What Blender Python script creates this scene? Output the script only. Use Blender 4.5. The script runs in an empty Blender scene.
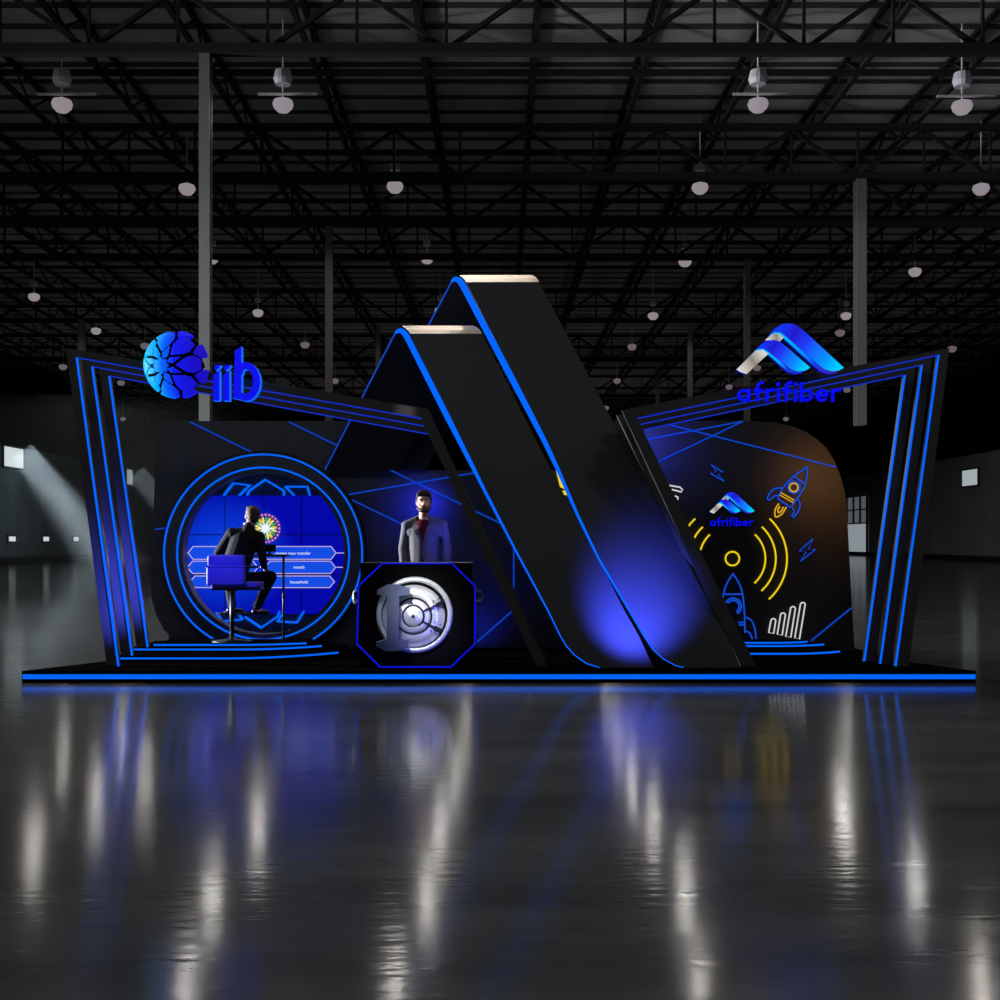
import bpy, bmesh, math, random
from mathutils import Vector, Matrix, noise
from mathutils.bvhtree import BVHTree

random.seed(7)
C = bpy.context.scene.collection
F, H, CX, CY = 1200.0, 1.43, 500.0, 540.0       # focal length in pixels, eye height, vanishing point
R = math.radians


def P(x, y, Y):
    """point on the plane at depth Y (metres) seen at picture position x, y"""
    return Vector(((x - CX) / F * Y, Y, H - (y - CY) / F * Y))


def py_of(z, Y):
    return CY + (H - z) * F / Y


# ------------------------------------------------------------------ materials
def s2l(c):
    c = c / 255.0
    return c / 12.92 if c <= .04045 else ((c + .055) / 1.055) ** 2.4


def rgb(r, g, b):
    return (s2l(r), s2l(g), s2l(b), 1)


def mat(name, col, rough=.5, metal=0.0, spec=.5, noise_amt=0.0, noise_scale=8.0, bump=0.0, coat=0.0):
    m = bpy.data.materials.new(name)
    m.use_nodes = True
    nt = m.node_tree
    b = nt.nodes['Principled BSDF']
    b.inputs['Base Color'].default_value = col
    b.inputs['Roughness'].default_value = rough
    b.inputs['Metallic'].default_value = metal
    b.inputs['Specular IOR Level'].default_value = spec
    b.inputs['Coat Weight'].default_value = coat
    if noise_amt or bump:
        tc = nt.nodes.new('ShaderNodeTexCoord')
        n = nt.nodes.new('ShaderNodeTexNoise')
        n.inputs['Scale'].default_value = noise_scale
        n.inputs['Detail'].default_value = 5
        nt.links.new(tc.outputs['Object'], n.inputs['Vector'])
        if noise_amt:
            mx = nt.nodes.new('ShaderNodeMix')
            mx.data_type = 'RGBA'
            mx.inputs[6].default_value = tuple(c * (1 - noise_amt) for c in col[:3]) + (1,)
            mx.inputs[7].default_value = tuple(min(1, c * (1 + noise_amt)) for c in col[:3]) + (1,)
            nt.links.new(n.outputs['Fac'], mx.inputs[0])
            nt.links.new(mx.outputs[2], b.inputs['Base Color'])
        if bump:
            bp = nt.nodes.new('ShaderNodeBump')
            bp.inputs['Strength'].default_value = bump
            bp.inputs['Distance'].default_value = .01
            nt.links.new(n.outputs['Fac'], bp.inputs['Height'])
            nt.links.new(bp.outputs['Normal'], b.inputs['Normal'])
    return m


def glow(name, col, strength=1.0):
    m = bpy.data.materials.new(name)
    m.use_nodes = True
    b = m.node_tree.nodes['Principled BSDF']
    b.inputs['Base Color'].default_value = (col[0] * .1, col[1] * .1, col[2] * .1, 1)
    b.inputs['Roughness'].default_value = .6
    b.inputs['Specular IOR Level'].default_value = .04
    b.inputs['Emission Color'].default_value = col
    b.inputs['Emission Strength'].default_value = strength
    return m


def glow_ramp(name, axis, lo, hi, stops, strength=1.0):
    """backlit sign face printed with a colour gradient along one object axis"""
    m = glow(name, (0, 0, 0, 1), strength)
    nt = m.node_tree
    b = nt.nodes['Principled BSDF']
    tc = nt.nodes.new('ShaderNodeTexCoord')
    dot = nt.nodes.new('ShaderNodeVectorMath')
    dot.operation = 'DOT_PRODUCT'
    dot.inputs[1].default_value = axis
    mr = nt.nodes.new('ShaderNodeMapRange')
    mr.inputs[1].default_value = lo
    mr.inputs[2].default_value = hi
    cr = nt.nodes.new('ShaderNodeValToRGB')
    e = cr.color_ramp.elements
    while len(e) < len(stops):
        e.new(.5)
    for k, (p, c) in enumerate(stops):
        e[k].position = p
        e[k].color = c
    nt.links.new(tc.outputs['Object'], dot.inputs[0])
    nt.links.new(dot.outputs['Value'], mr.inputs[0])
    nt.links.new(mr.outputs[0], cr.inputs[0])
    nt.links.new(cr.outputs[0], b.inputs['Emission Color'])
    return m


M = {}
M['black'] = mat('stand black', rgb(36, 38, 42), .5, noise_amt=.12, noise_scale=20, spec=.3)
M['ribbon'] = mat('ribbon black laminate', rgb(45, 49, 56), .55, noise_amt=.1, noise_scale=30, spec=.25)
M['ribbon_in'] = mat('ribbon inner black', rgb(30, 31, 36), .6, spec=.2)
M['frame'] = mat('portal black', rgb(58, 58, 60), .5, noise_amt=.15, noise_scale=12, spec=.3)
M['panel'] = mat('panel charcoal', rgb(66, 70, 77), .5, noise_amt=.12, noise_scale=6, spec=.25)
M['panel_r'] = mat('panel graphite', rgb(44, 44, 46), .55, noise_amt=.12, noise_scale=6, spec=.25)
M['gloss'] = mat('gloss black', rgb(9, 9, 11), .35, spec=.12)
M['deck'] = mat('platform black vinyl', rgb(9, 9, 11), .8, noise_amt=.2, noise_scale=10, spec=.0)
M['wood'] = mat('pale ash veneer', rgb(222, 203, 182), .5, noise_amt=.12, noise_scale=25)
M['led'] = glow('blue light strip', rgb(0, 102, 255), 1.0)
M['led_deep'] = glow('deep blue light strip', rgb(20, 52, 205), .8)
M['led_dim'] = glow('dim blue light strip', rgb(14, 72, 205), .8)
M['led_violet'] = glow('violet blue light strip', rgb(12, 22, 225), .9)
M['neon_blue'] = glow('blue neon', rgb(20, 84, 220), .8)
M['neon_yellow'] = glow('yellow neon', rgb(240, 208, 24), 1.0)
M['neon_orange'] = glow('amber neon', rgb(222, 168, 40), .9)
M['neon_white'] = glow('white neon', rgb(225, 225, 228), .9)
M['sign_blue'] = glow('sign face blue', rgb(16, 18, 235), 1.0)
M['sign_side'] = glow('sign side blue', rgb(20, 110, 255), .9)
M['sign_text'] = glow('sign text blue', rgb(6, 12, 250), 1.0)
M['sign_text_side'] = glow('sign text side', rgb(4, 8, 170), .6)
M['steel'] = mat('brushed steel', rgb(214, 216, 222), .32, metal=.35)
M['steel_grey'] = mat('cast grey metal', rgb(92, 102, 134), .5, metal=.3, noise_amt=.1, noise_scale=15)
M['hall_steel'] = mat('painted truss steel', rgb(36, 36, 36), .75, spec=.05)
M['column'] = mat('painted steel column', rgb(94, 94, 92), .6, noise_amt=.1, noise_scale=3)
M['housing'] = mat('lamp housing grey', rgb(190, 186, 188), .5)
M['lens'] = glow('lamp lens', rgb(176, 164, 172), .62)
M['lens_far'] = glow('distant lamp lens', rgb(140, 122, 136), .5)
M['suit_dark'] = mat('dark suit cloth', rgb(27, 25, 31), .8, noise_amt=.15, noise_scale=60, spec=.15)
M['trouser_dark'] = mat('dark trouser cloth', rgb(17, 17, 22), .8, spec=.15)
M['suit_grey'] = mat('grey suit cloth', rgb(100, 97, 103), .8, noise_amt=.1, noise_scale=60, spec=.15)
M['tee'] = mat('dark red knit', rgb(92, 22, 34), .85, spec=.1)
M['skin'] = mat('skin', rgb(206, 158, 134), .55)
M['hair'] = mat('dark brown hair', rgb(48, 32, 26), .7, noise_amt=.3, noise_scale=60, bump=.4)
M['hair_red'] = mat('chestnut hair', rgb(70, 38, 26), .7, noise_amt=.3, noise_scale=60, bump=.4)
M['shoe'] = mat('black leather', rgb(20, 19, 22), .35)
M['eye'] = mat('eye white', rgb(215, 210, 205), .3)
M['iris'] = mat('dark iris', rgb(40, 28, 22), .3)
M['lip'] = mat('lip', rgb(160, 92, 84), .5)
M['seat_blue'] = mat('blue upholstery', rgb(70, 66, 205), .6, noise_amt=.08, noise_scale=30)
M['plastic'] = mat('black plastic', rgb(12, 12, 14), .4)


# ------------------------------------------------------------------ mesh building
SPHERE = {}


class MB:
    def __init__(self):
        self.bm = bmesh.new()

    def face(self, pts, mi=0):
        f = self.bm.faces.new([self.bm.verts.new(p) for p in pts])
        f.material_index = mi
        return f

    def prism(self, pts, d=(0, .1, 0), side=0, back=None):
        d = Vector(d)
        a = [self.bm.verts.new(p) for p in pts]
        b = [self.bm.verts.new(Vector(p) + d) for p in pts]
        self.bm.faces.new(a)
        f = self.bm.faces.new(b[::-1])
        f.material_index = side if back is None else back
        n = len(a)
        for k in range(n):
            f = self.bm.faces.new([a[k], b[k], b[(k + 1) % n], a[(k + 1) % n]])
            f.material_index = side
        return self

    def box(self, lo, hi):
        x0, y0, z0 = lo
        x1, y1, z1 = hi
        return self.prism([(x0, y0, z0), (x1, y0, z0), (x1, y0, z1), (x0, y0, z1)], (0, y1 - y0, 0))

    def bar(self, p, q, w, up=(0, 0, 1), h=None):
        p, q = Vector(p), Vector(q)
        h = h or w
        t = (q - p).normalized()
        u = Vector(up)
        if abs(t.dot(u)) > .95:
            u = Vector((1, 0, 0))
        s = t.cross(u).normalized() * w / 2
        v = s.cross(t).normalized() * h / 2
        return self.prism([p - s - v, p + s - v, p + s + v, p - s + v], q - p)

    def tube(self, pts, r, n=6, closed=False):
        pts = [Vector(p) for p in pts]
        m = len(pts)
        rings = []
        up = Vector((0, 1, 0))
        for i, p in enumerate(pts):
            if closed:
                t = pts[(i + 1) % m] - pts[i - 1]
            else:
                t = pts[min(i + 1, m - 1)] - pts[max(i - 1, 0)]
            t.normalize()
            u = up if abs(t.dot(up)) < .95 else Vector((1, 0, 0))
            s = t.cross(u).normalized()
            v = s.cross(t).normalized()
            rr = r[i] if isinstance(r, (list, tuple)) else r
            rings.append([self.bm.verts.new(p + (s * math.cos(a) + v * math.sin(a)) * rr)
                          for a in (2 * math.pi * k / n for k in range(n))])
        for i in range(m if closed else m - 1):
            A, B = rings[i], rings[(i + 1) % m]
            for k in range(n):
                self.bm.faces.new([A[k], A[(k + 1) % n], B[(k + 1) % n], B[k]])
        if not closed:
            self.bm.faces.new(rings[0][::-1])
            self.bm.faces.new(rings[-1])
        return self

    def ball(self, c, r, u=16, v=10, rot=None):
        if not isinstance(r, (tuple, list)):
            r = (r, r, r)
        mtx = Matrix.Translation(c) @ (rot or Matrix()) @ Matrix.Diagonal((*r, 1))
        key = (u, v)
        if key not in SPHERE:
            co = [(0, 0, 1)] + [(math.sin(math.pi * j / v) * math.cos(2 * math.pi * k / u), math.sin(math.pi * j / v) * math.sin(2 * math.pi * k / u),
                                 math.cos(math.pi * j / v)) for j in range(1, v) for k in range(u)] + [(0, 0, -1)]
            fa = [(0, 1 + k, 1 + (k + 1) % u) for k in range(u)]
            for j in range(v - 2):
                o = 1 + j * u
                fa += [(o + k, o + u + k, o + u + (k + 1) % u, o + (k + 1) % u) for k in range(u)]
            o = 1 + (v - 2) * u
            fa += [(o + k, o + u, o + (k + 1) % u) for k in range(u)]
            SPHERE[key] = ([Vector(x) for x in co], fa)
        co, fa = SPHERE[key]
        vs = [self.bm.verts.new(mtx @ x) for x in co]
        for f in fa:
            self.bm.faces.new([vs[i] for i in f])
        return self

    def limb(self, p, q, r0, r1, n=8, fl=(1, 1, 1)):
        p, q = Vector(p), Vector(q)
        for k in range(n + 1):
            t = k / n
            r = r0 + (r1 - r0) * t
            self.ball(p.lerp(q, t), (r * fl[0], r * fl[1], r * fl[2]), 14, 9)
        return self

    def lathe(self, c, axis, prof, n=32, caps=True):
        """prof: list of (radius, distance along axis)"""
        c, axis = Vector(c), Vector(axis).normalized()
        u = axis.cross(Vector((0, 0, 1)))
        if u.length < .1:
            u = axis.cross(Vector((1, 0, 0)))
        u.normalize()
        v = axis.cross(u)
        rings = []
        for r, d in prof:
            if r < 1e-6:
                rings.append([self.bm.verts.new(c + axis * d)])
            else:
                rings.append([self.bm.verts.new(c + axis * d + (u * math.cos(a) + v * math.sin(a)) * r)
                              for a in (2 * math.pi * k / n for k in range(n))])
        for A, B in zip(rings, rings[1:]):
            if len(A) == 1 and len(B) == 1:
                continue
            for k in range(n):
                k2 = (k + 1) % n
                if len(A) == 1:
                    self.bm.faces.new([A[0], B[k2], B[k]])
                elif len(B) == 1:
                    self.bm.faces.new([A[k], A[k2], B[0]])
                else:
                    self.bm.faces.new([A[k], A[k2], B[k2], B[k]])
        if caps:
            for rg in (rings[0], rings[-1]):
                if len(rg) > 2:
                    self.bm.faces.new(rg)
        return self

    def plate(self, outer, hole, d):
        """flat plate with a hole, pushed back by d"""
        es = []
        for loop in (outer, hole):
            vs = [self.bm.verts.new(p) for p in loop]
            es += [self.bm.edges.new((vs[k], vs[(k + 1) % len(vs)])) for k in range(len(vs))]
        r = bmesh.ops.triangle_fill(self.bm, use_beauty=True, use_dissolve=False, edges=es)
        fs = [g for g in r['geom'] if isinstance(g, bmesh.types.BMFace)]
        e = bmesh.ops.extrude_face_region(self.bm, geom=fs, use_keep_orig=True)
        bmesh.ops.translate(self.bm, vec=d, verts=[g for g in e['geom'] if isinstance(g, bmesh.types.BMVert)])
        return self

    def band(self, pts, w, d, side=0, closed=False, w1=None):
        """a flat stroke of width w along points lying in an XZ plane, extruded by d"""
        pts = [Vector(p) for p in pts]
        m = len(pts)
        L, Rr = [], []
        for i, p in enumerate(pts):
            if closed:
                a, b = pts[i - 1], pts[(i + 1) % m]
            else:
                a, b = pts[max(i - 1, 0)], pts[min(i + 1, m - 1)]
            t1 = (p - a).normalized() if (p - a).length > 1e-9 else (b - p).normalized()
            t2 = (b - p).normalized() if (b - p).length > 1e-9 else t1
            n1 = Vector((-t1.z, 0, t1.x))
            n2 = Vector((-t2.z, 0, t2.x))
            nn = n1 + n2
            nn.normalize()
            k = 1 / max(.5, nn.dot(n1))
            ww = w if w1 is None else w + (w1 - w) * i / (m - 1)
            L.append(p + nn * ww / 2 * k)
            Rr.append(p - nn * ww / 2 * k)
        d = Vector(d)
        for i in range(m if closed else m - 1):
            j = (i + 1) % m
            q = [L[i], Rr[i], Rr[j], L[j]]
            f = self.face(q)
            f2 = self.face([x + d for x in q[::-1]], side)
            self.face([L[i], L[j], L[j] + d, L[i] + d], side)
            self.face([Rr[j], Rr[i], Rr[i] + d, Rr[j] + d], side)
        if not closed:
            self.face([L[0], L[0] + d, Rr[0] + d, Rr[0]], side)
            self.face([L[-1], Rr[-1], Rr[-1] + d, L[-1] + d], side)
        return self

    def build(self, name, m, parent=None, smooth=False, merge=True):
        bm = self.bm
        if merge:
            bmesh.ops.remove_doubles(bm, verts=bm.verts, dist=1e-5)
        bmesh.ops.recalc_face_normals(bm, faces=bm.faces)
        me = bpy.data.meshes.new(name)
        if parent is not None:
            off = root_of(parent).location.copy()
        else:
            lo = [min(v.co[k] for v in bm.verts) for k in range(3)]
            hi = [max(v.co[k] for v in bm.verts) for k in range(3)]
            off = Vector(((lo[0] + hi[0]) / 2, (lo[1] + hi[1]) / 2, lo[2]))
        bmesh.ops.translate(bm, vec=-off, verts=bm.verts)
        for f in bm.faces:
            f.smooth = smooth
        bm.to_mesh(me)
        bm.free()
        for x in (m if isinstance(m, (list, tuple)) else [m]):
            me.materials.append(x)
        o = bpy.data.objects.new(name, me)
        C.objects.link(o)
        if parent is not None:
            o.parent = parent
        else:
            o.location = off
        return o


def root_of(o):
    while o.parent is not None:
        o = o.parent
    return o


def tag(o, label=None, cat=None, group=None, kind=None):
    for k, v in (('label', label), ('category', cat), ('group', group), ('kind', kind)):
        if v:
            o[k] = v
    return o


def thing(name, loc, label, cat, group=None):
    o = bpy.data.objects.new(name, None)
    o.empty_display_size = .1
    C.objects.link(o)
    o.location = loc
    return tag(o, label, cat, group)


def struct(name, mb, m):
    return tag(mb.build(name, m), kind='structure')


def fuse(mb, name, m, parent, voxel=.012, smooth_it=6, cut=None):
    """melt overlapping volumes into one continuous skin"""
    me = bpy.data.meshes.new('tmp')
    mb.bm.to_mesh(me)
    mb.bm.free()
    o = bpy.data.objects.new('tmp', me)
    C.objects.link(o)
    md = o.modifiers.new('r', 'REMESH')
    md.mode = 'VOXEL'
    md.voxel_size = voxel
    sm = o.modifiers.new('s', 'SMOOTH')
    sm.iterations = smooth_it
    sm.factor = .5
    dg = bpy.context.evaluated_depsgraph_get()
    dg.update()
    me2 = bpy.data.meshes.new_from_object(o.evaluated_get(dg))
    bpy.data.objects.remove(o)
    out = MB()
    out.bm.from_mesh(me2)
    bpy.data.meshes.remove(me2)
    if cut:
        kill = [f for f in out.bm.faces if cut(f.calc_center_median())]
        bmesh.ops.delete(out.bm, geom=kill, context='FACES')
    bvh = BVHTree.FromBMesh(out.bm)
    return out.build(name, m, parent, smooth=True, merge=False), bvh


def text_mesh(body, size, loc, name, m, parent, align='CENTER', extrude=.002):
    cu = bpy.data.curves.new('t', 'FONT')
    cu.body = body
    cu.size = size
    cu.align_x = align
    cu.extrude = extrude
    o = bpy.data.objects.new('t', cu)
    C.objects.link(o)
    dg = bpy.context.evaluated_depsgraph_get()
    dg.update()
    me = bpy.data.meshes.new_from_object(o.evaluated_get(dg))
    bpy.data.objects.remove(o)
    b = MB()
    b.bm.from_mesh(me)
    bmesh.ops.transform(b.bm, matrix=Matrix.Translation(loc) @ Matrix.Rotation(R(90), 4, 'X'), verts=b.bm.verts)
    return b.build(name, m, parent)


def arc(c, r, a0, a1, n=24, ry=None):
    """picture-plane arc, angles counter-clockwise from right, y downwards"""
    ry = ry or r
    return [(c[0] + r * math.cos(R(a0 + (a1 - a0) * k / n)), c[1] - ry * math.sin(R(a0 + (a1 - a0) * k / n)))
            for k in range(n + 1)]


# ================================================================== THE HALL
XL, XR, YB, YF, ZC = -31.0, 33.0, 190.0, -14.0, 13.2


def floor_material():
    m = bpy.data.materials.new('polished concrete')
    m.use_nodes = True
    nt = m.node_tree
    b = nt.nodes['Principled BSDF']
    N = nt.nodes.new
    L = nt.links.new
    tc = N('ShaderNodeTexCoord')
    mp = N('ShaderNodeMapping')
    mp.inputs['Scale'].default_value = (.35, 1.0, 1)
    n1 = N('ShaderNodeTexNoise')
    n1.inputs['Scale'].default_value = 1.6
    n1.inputs['Detail'].default_value = 8
    n1.inputs['Roughness'].default_value = .62
    L(tc.outputs['Object'], mp.inputs['Vector'])
    L(mp.outputs[0], n1.inputs['Vector'])
    cr = N('ShaderNodeValToRGB')
    cr.color_ramp.elements[0].position = .3
    cr.color_ramp.elements[0].color = (.031, .032, .032, 1)
    cr.color_ramp.elements[1].position = .75
    cr.color_ramp.elements[1].color = (.066, .067, .066, 1)
    L(n1.outputs['Fac'], cr.inputs[0])
    # saw cut joints every 6 m
    sx = N('ShaderNodeSeparateXYZ')
    L(tc.outputs['Object'], sx.inputs[0])
    fac = None
    for o in ('Y',):
        a = N('ShaderNodeMath'); a.operation = 'PINGPONG'; a.inputs[1].default_value = 3.046
        L(sx.outputs[o], a.inputs[0])
        c = N('ShaderNodeMath'); c.operation = 'LESS_THAN'; c.inputs[1].default_value = .012
        L(a.outputs[0], c.inputs[0])
        if fac is None:
            fac = c
        else:
            d = N('ShaderNodeMath'); d.operation = 'MAXIMUM'
            L(fac.outputs[0], d.inputs[0]); L(c.outputs[0], d.inputs[1])
            fac = d
    mx = N('ShaderNodeMix'); mx.data_type = 'RGBA'
    mx.inputs[7].default_value = (.06, .06, .06, 1)
    L(fac.outputs[0], mx.inputs[0]); L(cr.outputs[0], mx.inputs[6])
    L(mx.outputs[2], b.inputs['Base Color'])
    n2 = N('ShaderNodeTexNoise')
    n2.inputs['Scale'].default_value = 2.2
    n2.inputs['Detail'].default_value = 6
    L(mp.outputs[0], n2.inputs['Vector'])
    mr = N('ShaderNodeMapRange')
    mr.inputs[3].default_value = .08
    mr.inputs[4].default_value = .15
    L(n2.outputs['Fac'], mr.inputs[0])
    L(mr.outputs[0], b.inputs['Roughness'])
    b.inputs['Specular IOR Level'].default_value = .075
    mp3 = N('ShaderNodeMapping')
    mp3.inputs['Scale'].default_value = (.5, 1.6, 1)
    L(tc.outputs['Object'], mp3.inputs['Vector'])
    n3 = N('ShaderNodeTexNoise')
    n3.inputs['Scale'].default_value = 11
    n3.inputs['Detail'].default_value = 4
    L(mp3.outputs[0], n3.inputs['Vector'])
    bp = N('ShaderNodeBump')
    bp.inputs['Strength'].default_value = .065
    bp.inputs['Distance'].default_value = .02
    L(n3.outputs['Fac'], bp.inputs['Height'])
    L(bp.outputs['Normal'], b.inputs['Normal'])
    return m


def striped(name, c0, c1, axis, period, duty, rough=.8):
    """profiled sheet: narrow dark joints across one axis"""
    m = mat(name, c0, rough, spec=.1)
    nt = m.node_tree
    b = nt.nodes['Principled BSDF']
    tc = nt.nodes.new('ShaderNodeTexCoord')
    sx = nt.nodes.new('ShaderNodeSeparateXYZ')
    nt.links.new(tc.outputs['Object'], sx.inputs[0])
    a = nt.nodes.new('ShaderNodeMath'); a.operation = 'PINGPONG'; a.inputs[1].default_value = period / 2
    nt.links.new(sx.outputs[axis], a.inputs[0])
    c = nt.nodes.new('ShaderNodeMath'); c.operation = 'LESS_THAN'; c.inputs[1].default_value = duty
    nt.links.new(a.outputs[0], c.inputs[0])
    n = nt.nodes.new('ShaderNodeTexNoise'); n.inputs['Scale'].default_value = .5; n.inputs['Detail'].default_value = 6
    nt.links.new(tc.outputs['Object'], n.inputs['Vector'])
    mx0 = nt.nodes.new('ShaderNodeMix'); mx0.data_type = 'RGBA'
    mx0.inputs[6].default_value = tuple(k * .7 for k in c0[:3]) + (1,)
    mx0.inputs[7].default_value = tuple(k * 1.25 for k in c0[:3]) + (1,)
    nt.links.new(n.outputs['Fac'], mx0.inputs[0])
    mx = nt.nodes.new('ShaderNodeMix'); mx.data_type = 'RGBA'
    mx.inputs[7].default_value = c1
    nt.links.new(c.outputs[0], mx.inputs[0])
    nt.links.new(mx0.outputs[2], mx.inputs[6])
    nt.links.new(mx.outputs[2], b.inputs['Base Color'])
    return m


def wall_material(name, lo, hi, split):
    """painted wall: pale below, dark cladding above the split height, panel joints"""
    m = striped(name, lo, tuple(k * .45 for k in lo[:3]) + (1,), 'Y', 6.2, .035)
    nt = m.node_tree
    b = nt.nodes['Principled BSDF']
    src = b.inputs['Base Color'].links[0].from_socket
    tc = nt.nodes.new('ShaderNodeTexCoord')
    sx = nt.nodes.new('ShaderNodeSeparateXYZ')
    nt.links.new(tc.outputs['Object'], sx.inputs[0])
    g = nt.nodes.new('ShaderNodeMath'); g.operation = 'GREATER_THAN'; g.inputs[1].default_value = split
    nt.links.new(sx.outputs['Z'], g.inputs[0])
    mx = nt.nodes.new('ShaderNodeMix'); mx.data_type = 'RGBA'
    mx.inputs[7].default_value = hi
    nt.links.new(g.outputs[0], mx.inputs[0])
    nt.links.new(src, mx.inputs[6])
    nt.links.new(mx.outputs[2], b.inputs['Base Color'])
    return m


struct('floor', MB().box((XL, YF, -.2), (XR, YB, 0)), floor_material())
struct('ceiling', MB().box((XL, YF, ZC), (XR, YB, ZC + .2)),
       striped('roof deck', rgb(158, 155, 150), rgb(60, 60, 60), 'Y', 1.1, .16))
wm = wall_material('painted hall wall', rgb(122, 138, 142), rgb(24, 26, 28), 7.4)
wr = wall_material('painted hall wall grey', rgb(186, 186, 188), rgb(24, 25, 27), 7.4)
wl = MB()
# side wall with two high window openings is closed behind the bright panes
wl.box((XL - .3, YF, 0), (XL, YB, ZC))
struct('wall_left', wl, wm)
struct('wall_right', MB().box((XR, YF, 0), (XR + .3, YB, ZC)), wr)
struct('wall_back', MB().box((XL, YB, 0), (XR, YB + .3, ZC)), wm)
struct('baseboard_left', MB().box((XL, YF, 0), (XL + .06, YB, .35)), mat('dark kerb', rgb(60, 62, 64), .7))
struct('baseboard_right', MB().box((XR - .06, YF, 0), (XR, YB, .35)), bpy.data.materials['dark kerb'])

day = glow('daylight pane', rgb(214, 226, 228), 1.0)
day_dim = glow('dim daylight pane', rgb(176, 188, 190), .8)
win_frame = mat('window frame grey', rgb(80, 84, 86), .6)


def side_window(n, X, y0, y1, z0, z1, m, bars=1):
    s = 1 if X < 0 else -1
    fr = MB()
    x0, x1 = (X, X + .12 * s)
    w = .12
    for a, b in (((y0 - w, z0 - w), (y1 + w, z0)), ((y0 - w, z1), (y1 + w, z1 + w)),
                 ((y0 - w, z0), (y0, z1)), ((y1, z0), (y1 + w, z1))):
        fr.box((min(x0, x1), a[0], a[1]), (max(x0, x1), b[0], b[1]))
    o = struct('window_%d' % n, fr, win_frame)
    xa, xb = X + .02 * s, X + .05 * s
    MB().box((min(xa, xb), y0, z0), (max(xa, xb), y1, z1)).build('pane', m, o)


def ywall(px, X):
    return X * F / (px - CX)


side_window(1, XL, ywall(2.5, XL), ywall(22.5, XL), 6.05, 7.3, day)
side_window(2, XL, ywall(125.5, XL), ywall(132, XL), 6.05, 7.3, day_dim)
side_window(3, XR, ywall(979, XR), ywall(963, XR), 5.25, 6.35, day_dim)
for k, px in enumerate((11, 45, 75)):
    y0 = ywall(px, XL)
    side_window(4 + k, XL, y0 - .6, y0 + .6, 1.35, 1.65, day)

# far glazed door in the right wall
dy0, dy1 = ywall(868.5, XR), ywall(836, XR)
dr = MB()
for k in range(6):
    y = dy0 + (dy1 - dy0) * k / 5
    dr.box((XR - .2, y - .09, 2.95), (XR - .05, y + .09, 5.45))
for z in (0.0, 2.9, 4.15, 5.4):
    dr.box((XR - .2, dy0, z), (XR - .05, dy1, z + .11))
for y in (dy0, dy1):
    dr.box((XR - .2, y - .14, 0), (XR - .05, y + .14, 5.5))
door = struct('door_1', dr, win_frame)
MB().box((XR - .045, dy0, 2.95), (XR - .005, dy1, 5.45)).build('upper_glazing', glow('upper glazing', rgb(86, 92, 98), .8), door)
MB().box((XR - .045, dy0, .1), (XR - .005, dy1, 2.95)).build('lower_glazing', glow('lower glazing', rgb(140, 148, 154), .9), door)

# steel columns
ZG = H + 9.5
cols = [(205.5, 55, 'grey steel column rising behind the round blue globe sign', .21),
        (329, 227, 'grey steel column left of the black ribbon peaks', .21),
        (378, 327, 'short distant grey column just left of the smaller ribbon peak', .2),
        (82, 320, 'grey steel column above the left portal top corner', .26),
        (860, 180, 'tall grey steel column right of the blue peak logo sign', .27),
        (747, 260, 'grey steel column directly behind the blue peak logo sign', .2),
        (690, 328, 'short grey column left of the right sign, over the portal beam', .2),
        (657.5, 367, 'distant low grey column near the left end of the right portal beam', .2),
        (144, 448, 'thin distant grey column seen between left portal and charcoal wall', .22)]
for px, py, lab, w in cols:
    zfoot = {860: 4.45, 82: 5.2}.get(px, .02)
    Y = 9.5 * F / (CY - py)
    X = (px - CX) / F * Y
    t = thing('steel_column', (X, Y, 0), lab, 'column')
    sh = MB()
    sh.box((X - w / 2, Y - w / 2, zfoot), (X + w / 2, Y - w / 2 + .03, ZG))
    sh.box((X - w / 2, Y + w / 2 - .03, zfoot), (X + w / 2, Y + w / 2, ZG))
    sh.box((X - .02, Y - w / 2 + .03, zfoot), (X + .02, Y + w / 2 - .03, ZG))
    sh.build('shaft', M['column'], t)
    if zfoot < .1:
        MB().box((X - w, Y - w, zfoot - .02), (X + w, Y + w, zfoot + .01)).build('base_plate', M['column'], t)

# roof steel: cross girders and long open web joists
girders = [23.5, 31.7, 36.4, 40.7, 52.5, 64, 80, 100, 130]
gl = ['nearest steel lattice girder along the top edge of the picture',
      'second steel lattice girder from the camera, over the tall right column',
      'third steel lattice girder from the camera, over the left mid column',
      'fourth steel lattice girder from the camera', 'fifth steel lattice girder from the camera',
      'sixth steel lattice girder from the camera', 'seventh steel lattice girder from the camera',
      'eighth steel lattice girder from the camera', 'farthest steel lattice girder across the dark roof']
for Y, lab in zip(girders, gl):
    t = thing('roof_girder', (0, Y, ZG), lab, 'girder', 'lattice girders across the hall')
    z0, z1 = ZG + .1, ZC - .95
    MB().box((XL + .1, Y - .11, ZG), (XR - .1, Y + .11, ZG + .2)).build('bottom_chord', M['hall_steel'], t)
    MB().box((XL + .1, Y - .1, z1), (XR - .1, Y + .1, z1 + .16)).build('top_chord', M['hall_steel'], t)
    wb = MB()
    step = 1.75
    k, x = 0, XL + .2
    while x + step < XR:
        a = (x, Y, z0 if k % 2 else z1)
        b = (x + step, Y, z1 if k % 2 else z0)
        wb.bar(a, b, .09)
        wb.bar((x + step, Y, z0), (x + step, Y, z1), .06)
        x += step
        k += 1
    wb.build('lattice_web', M['hall_steel'], t)

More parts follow.
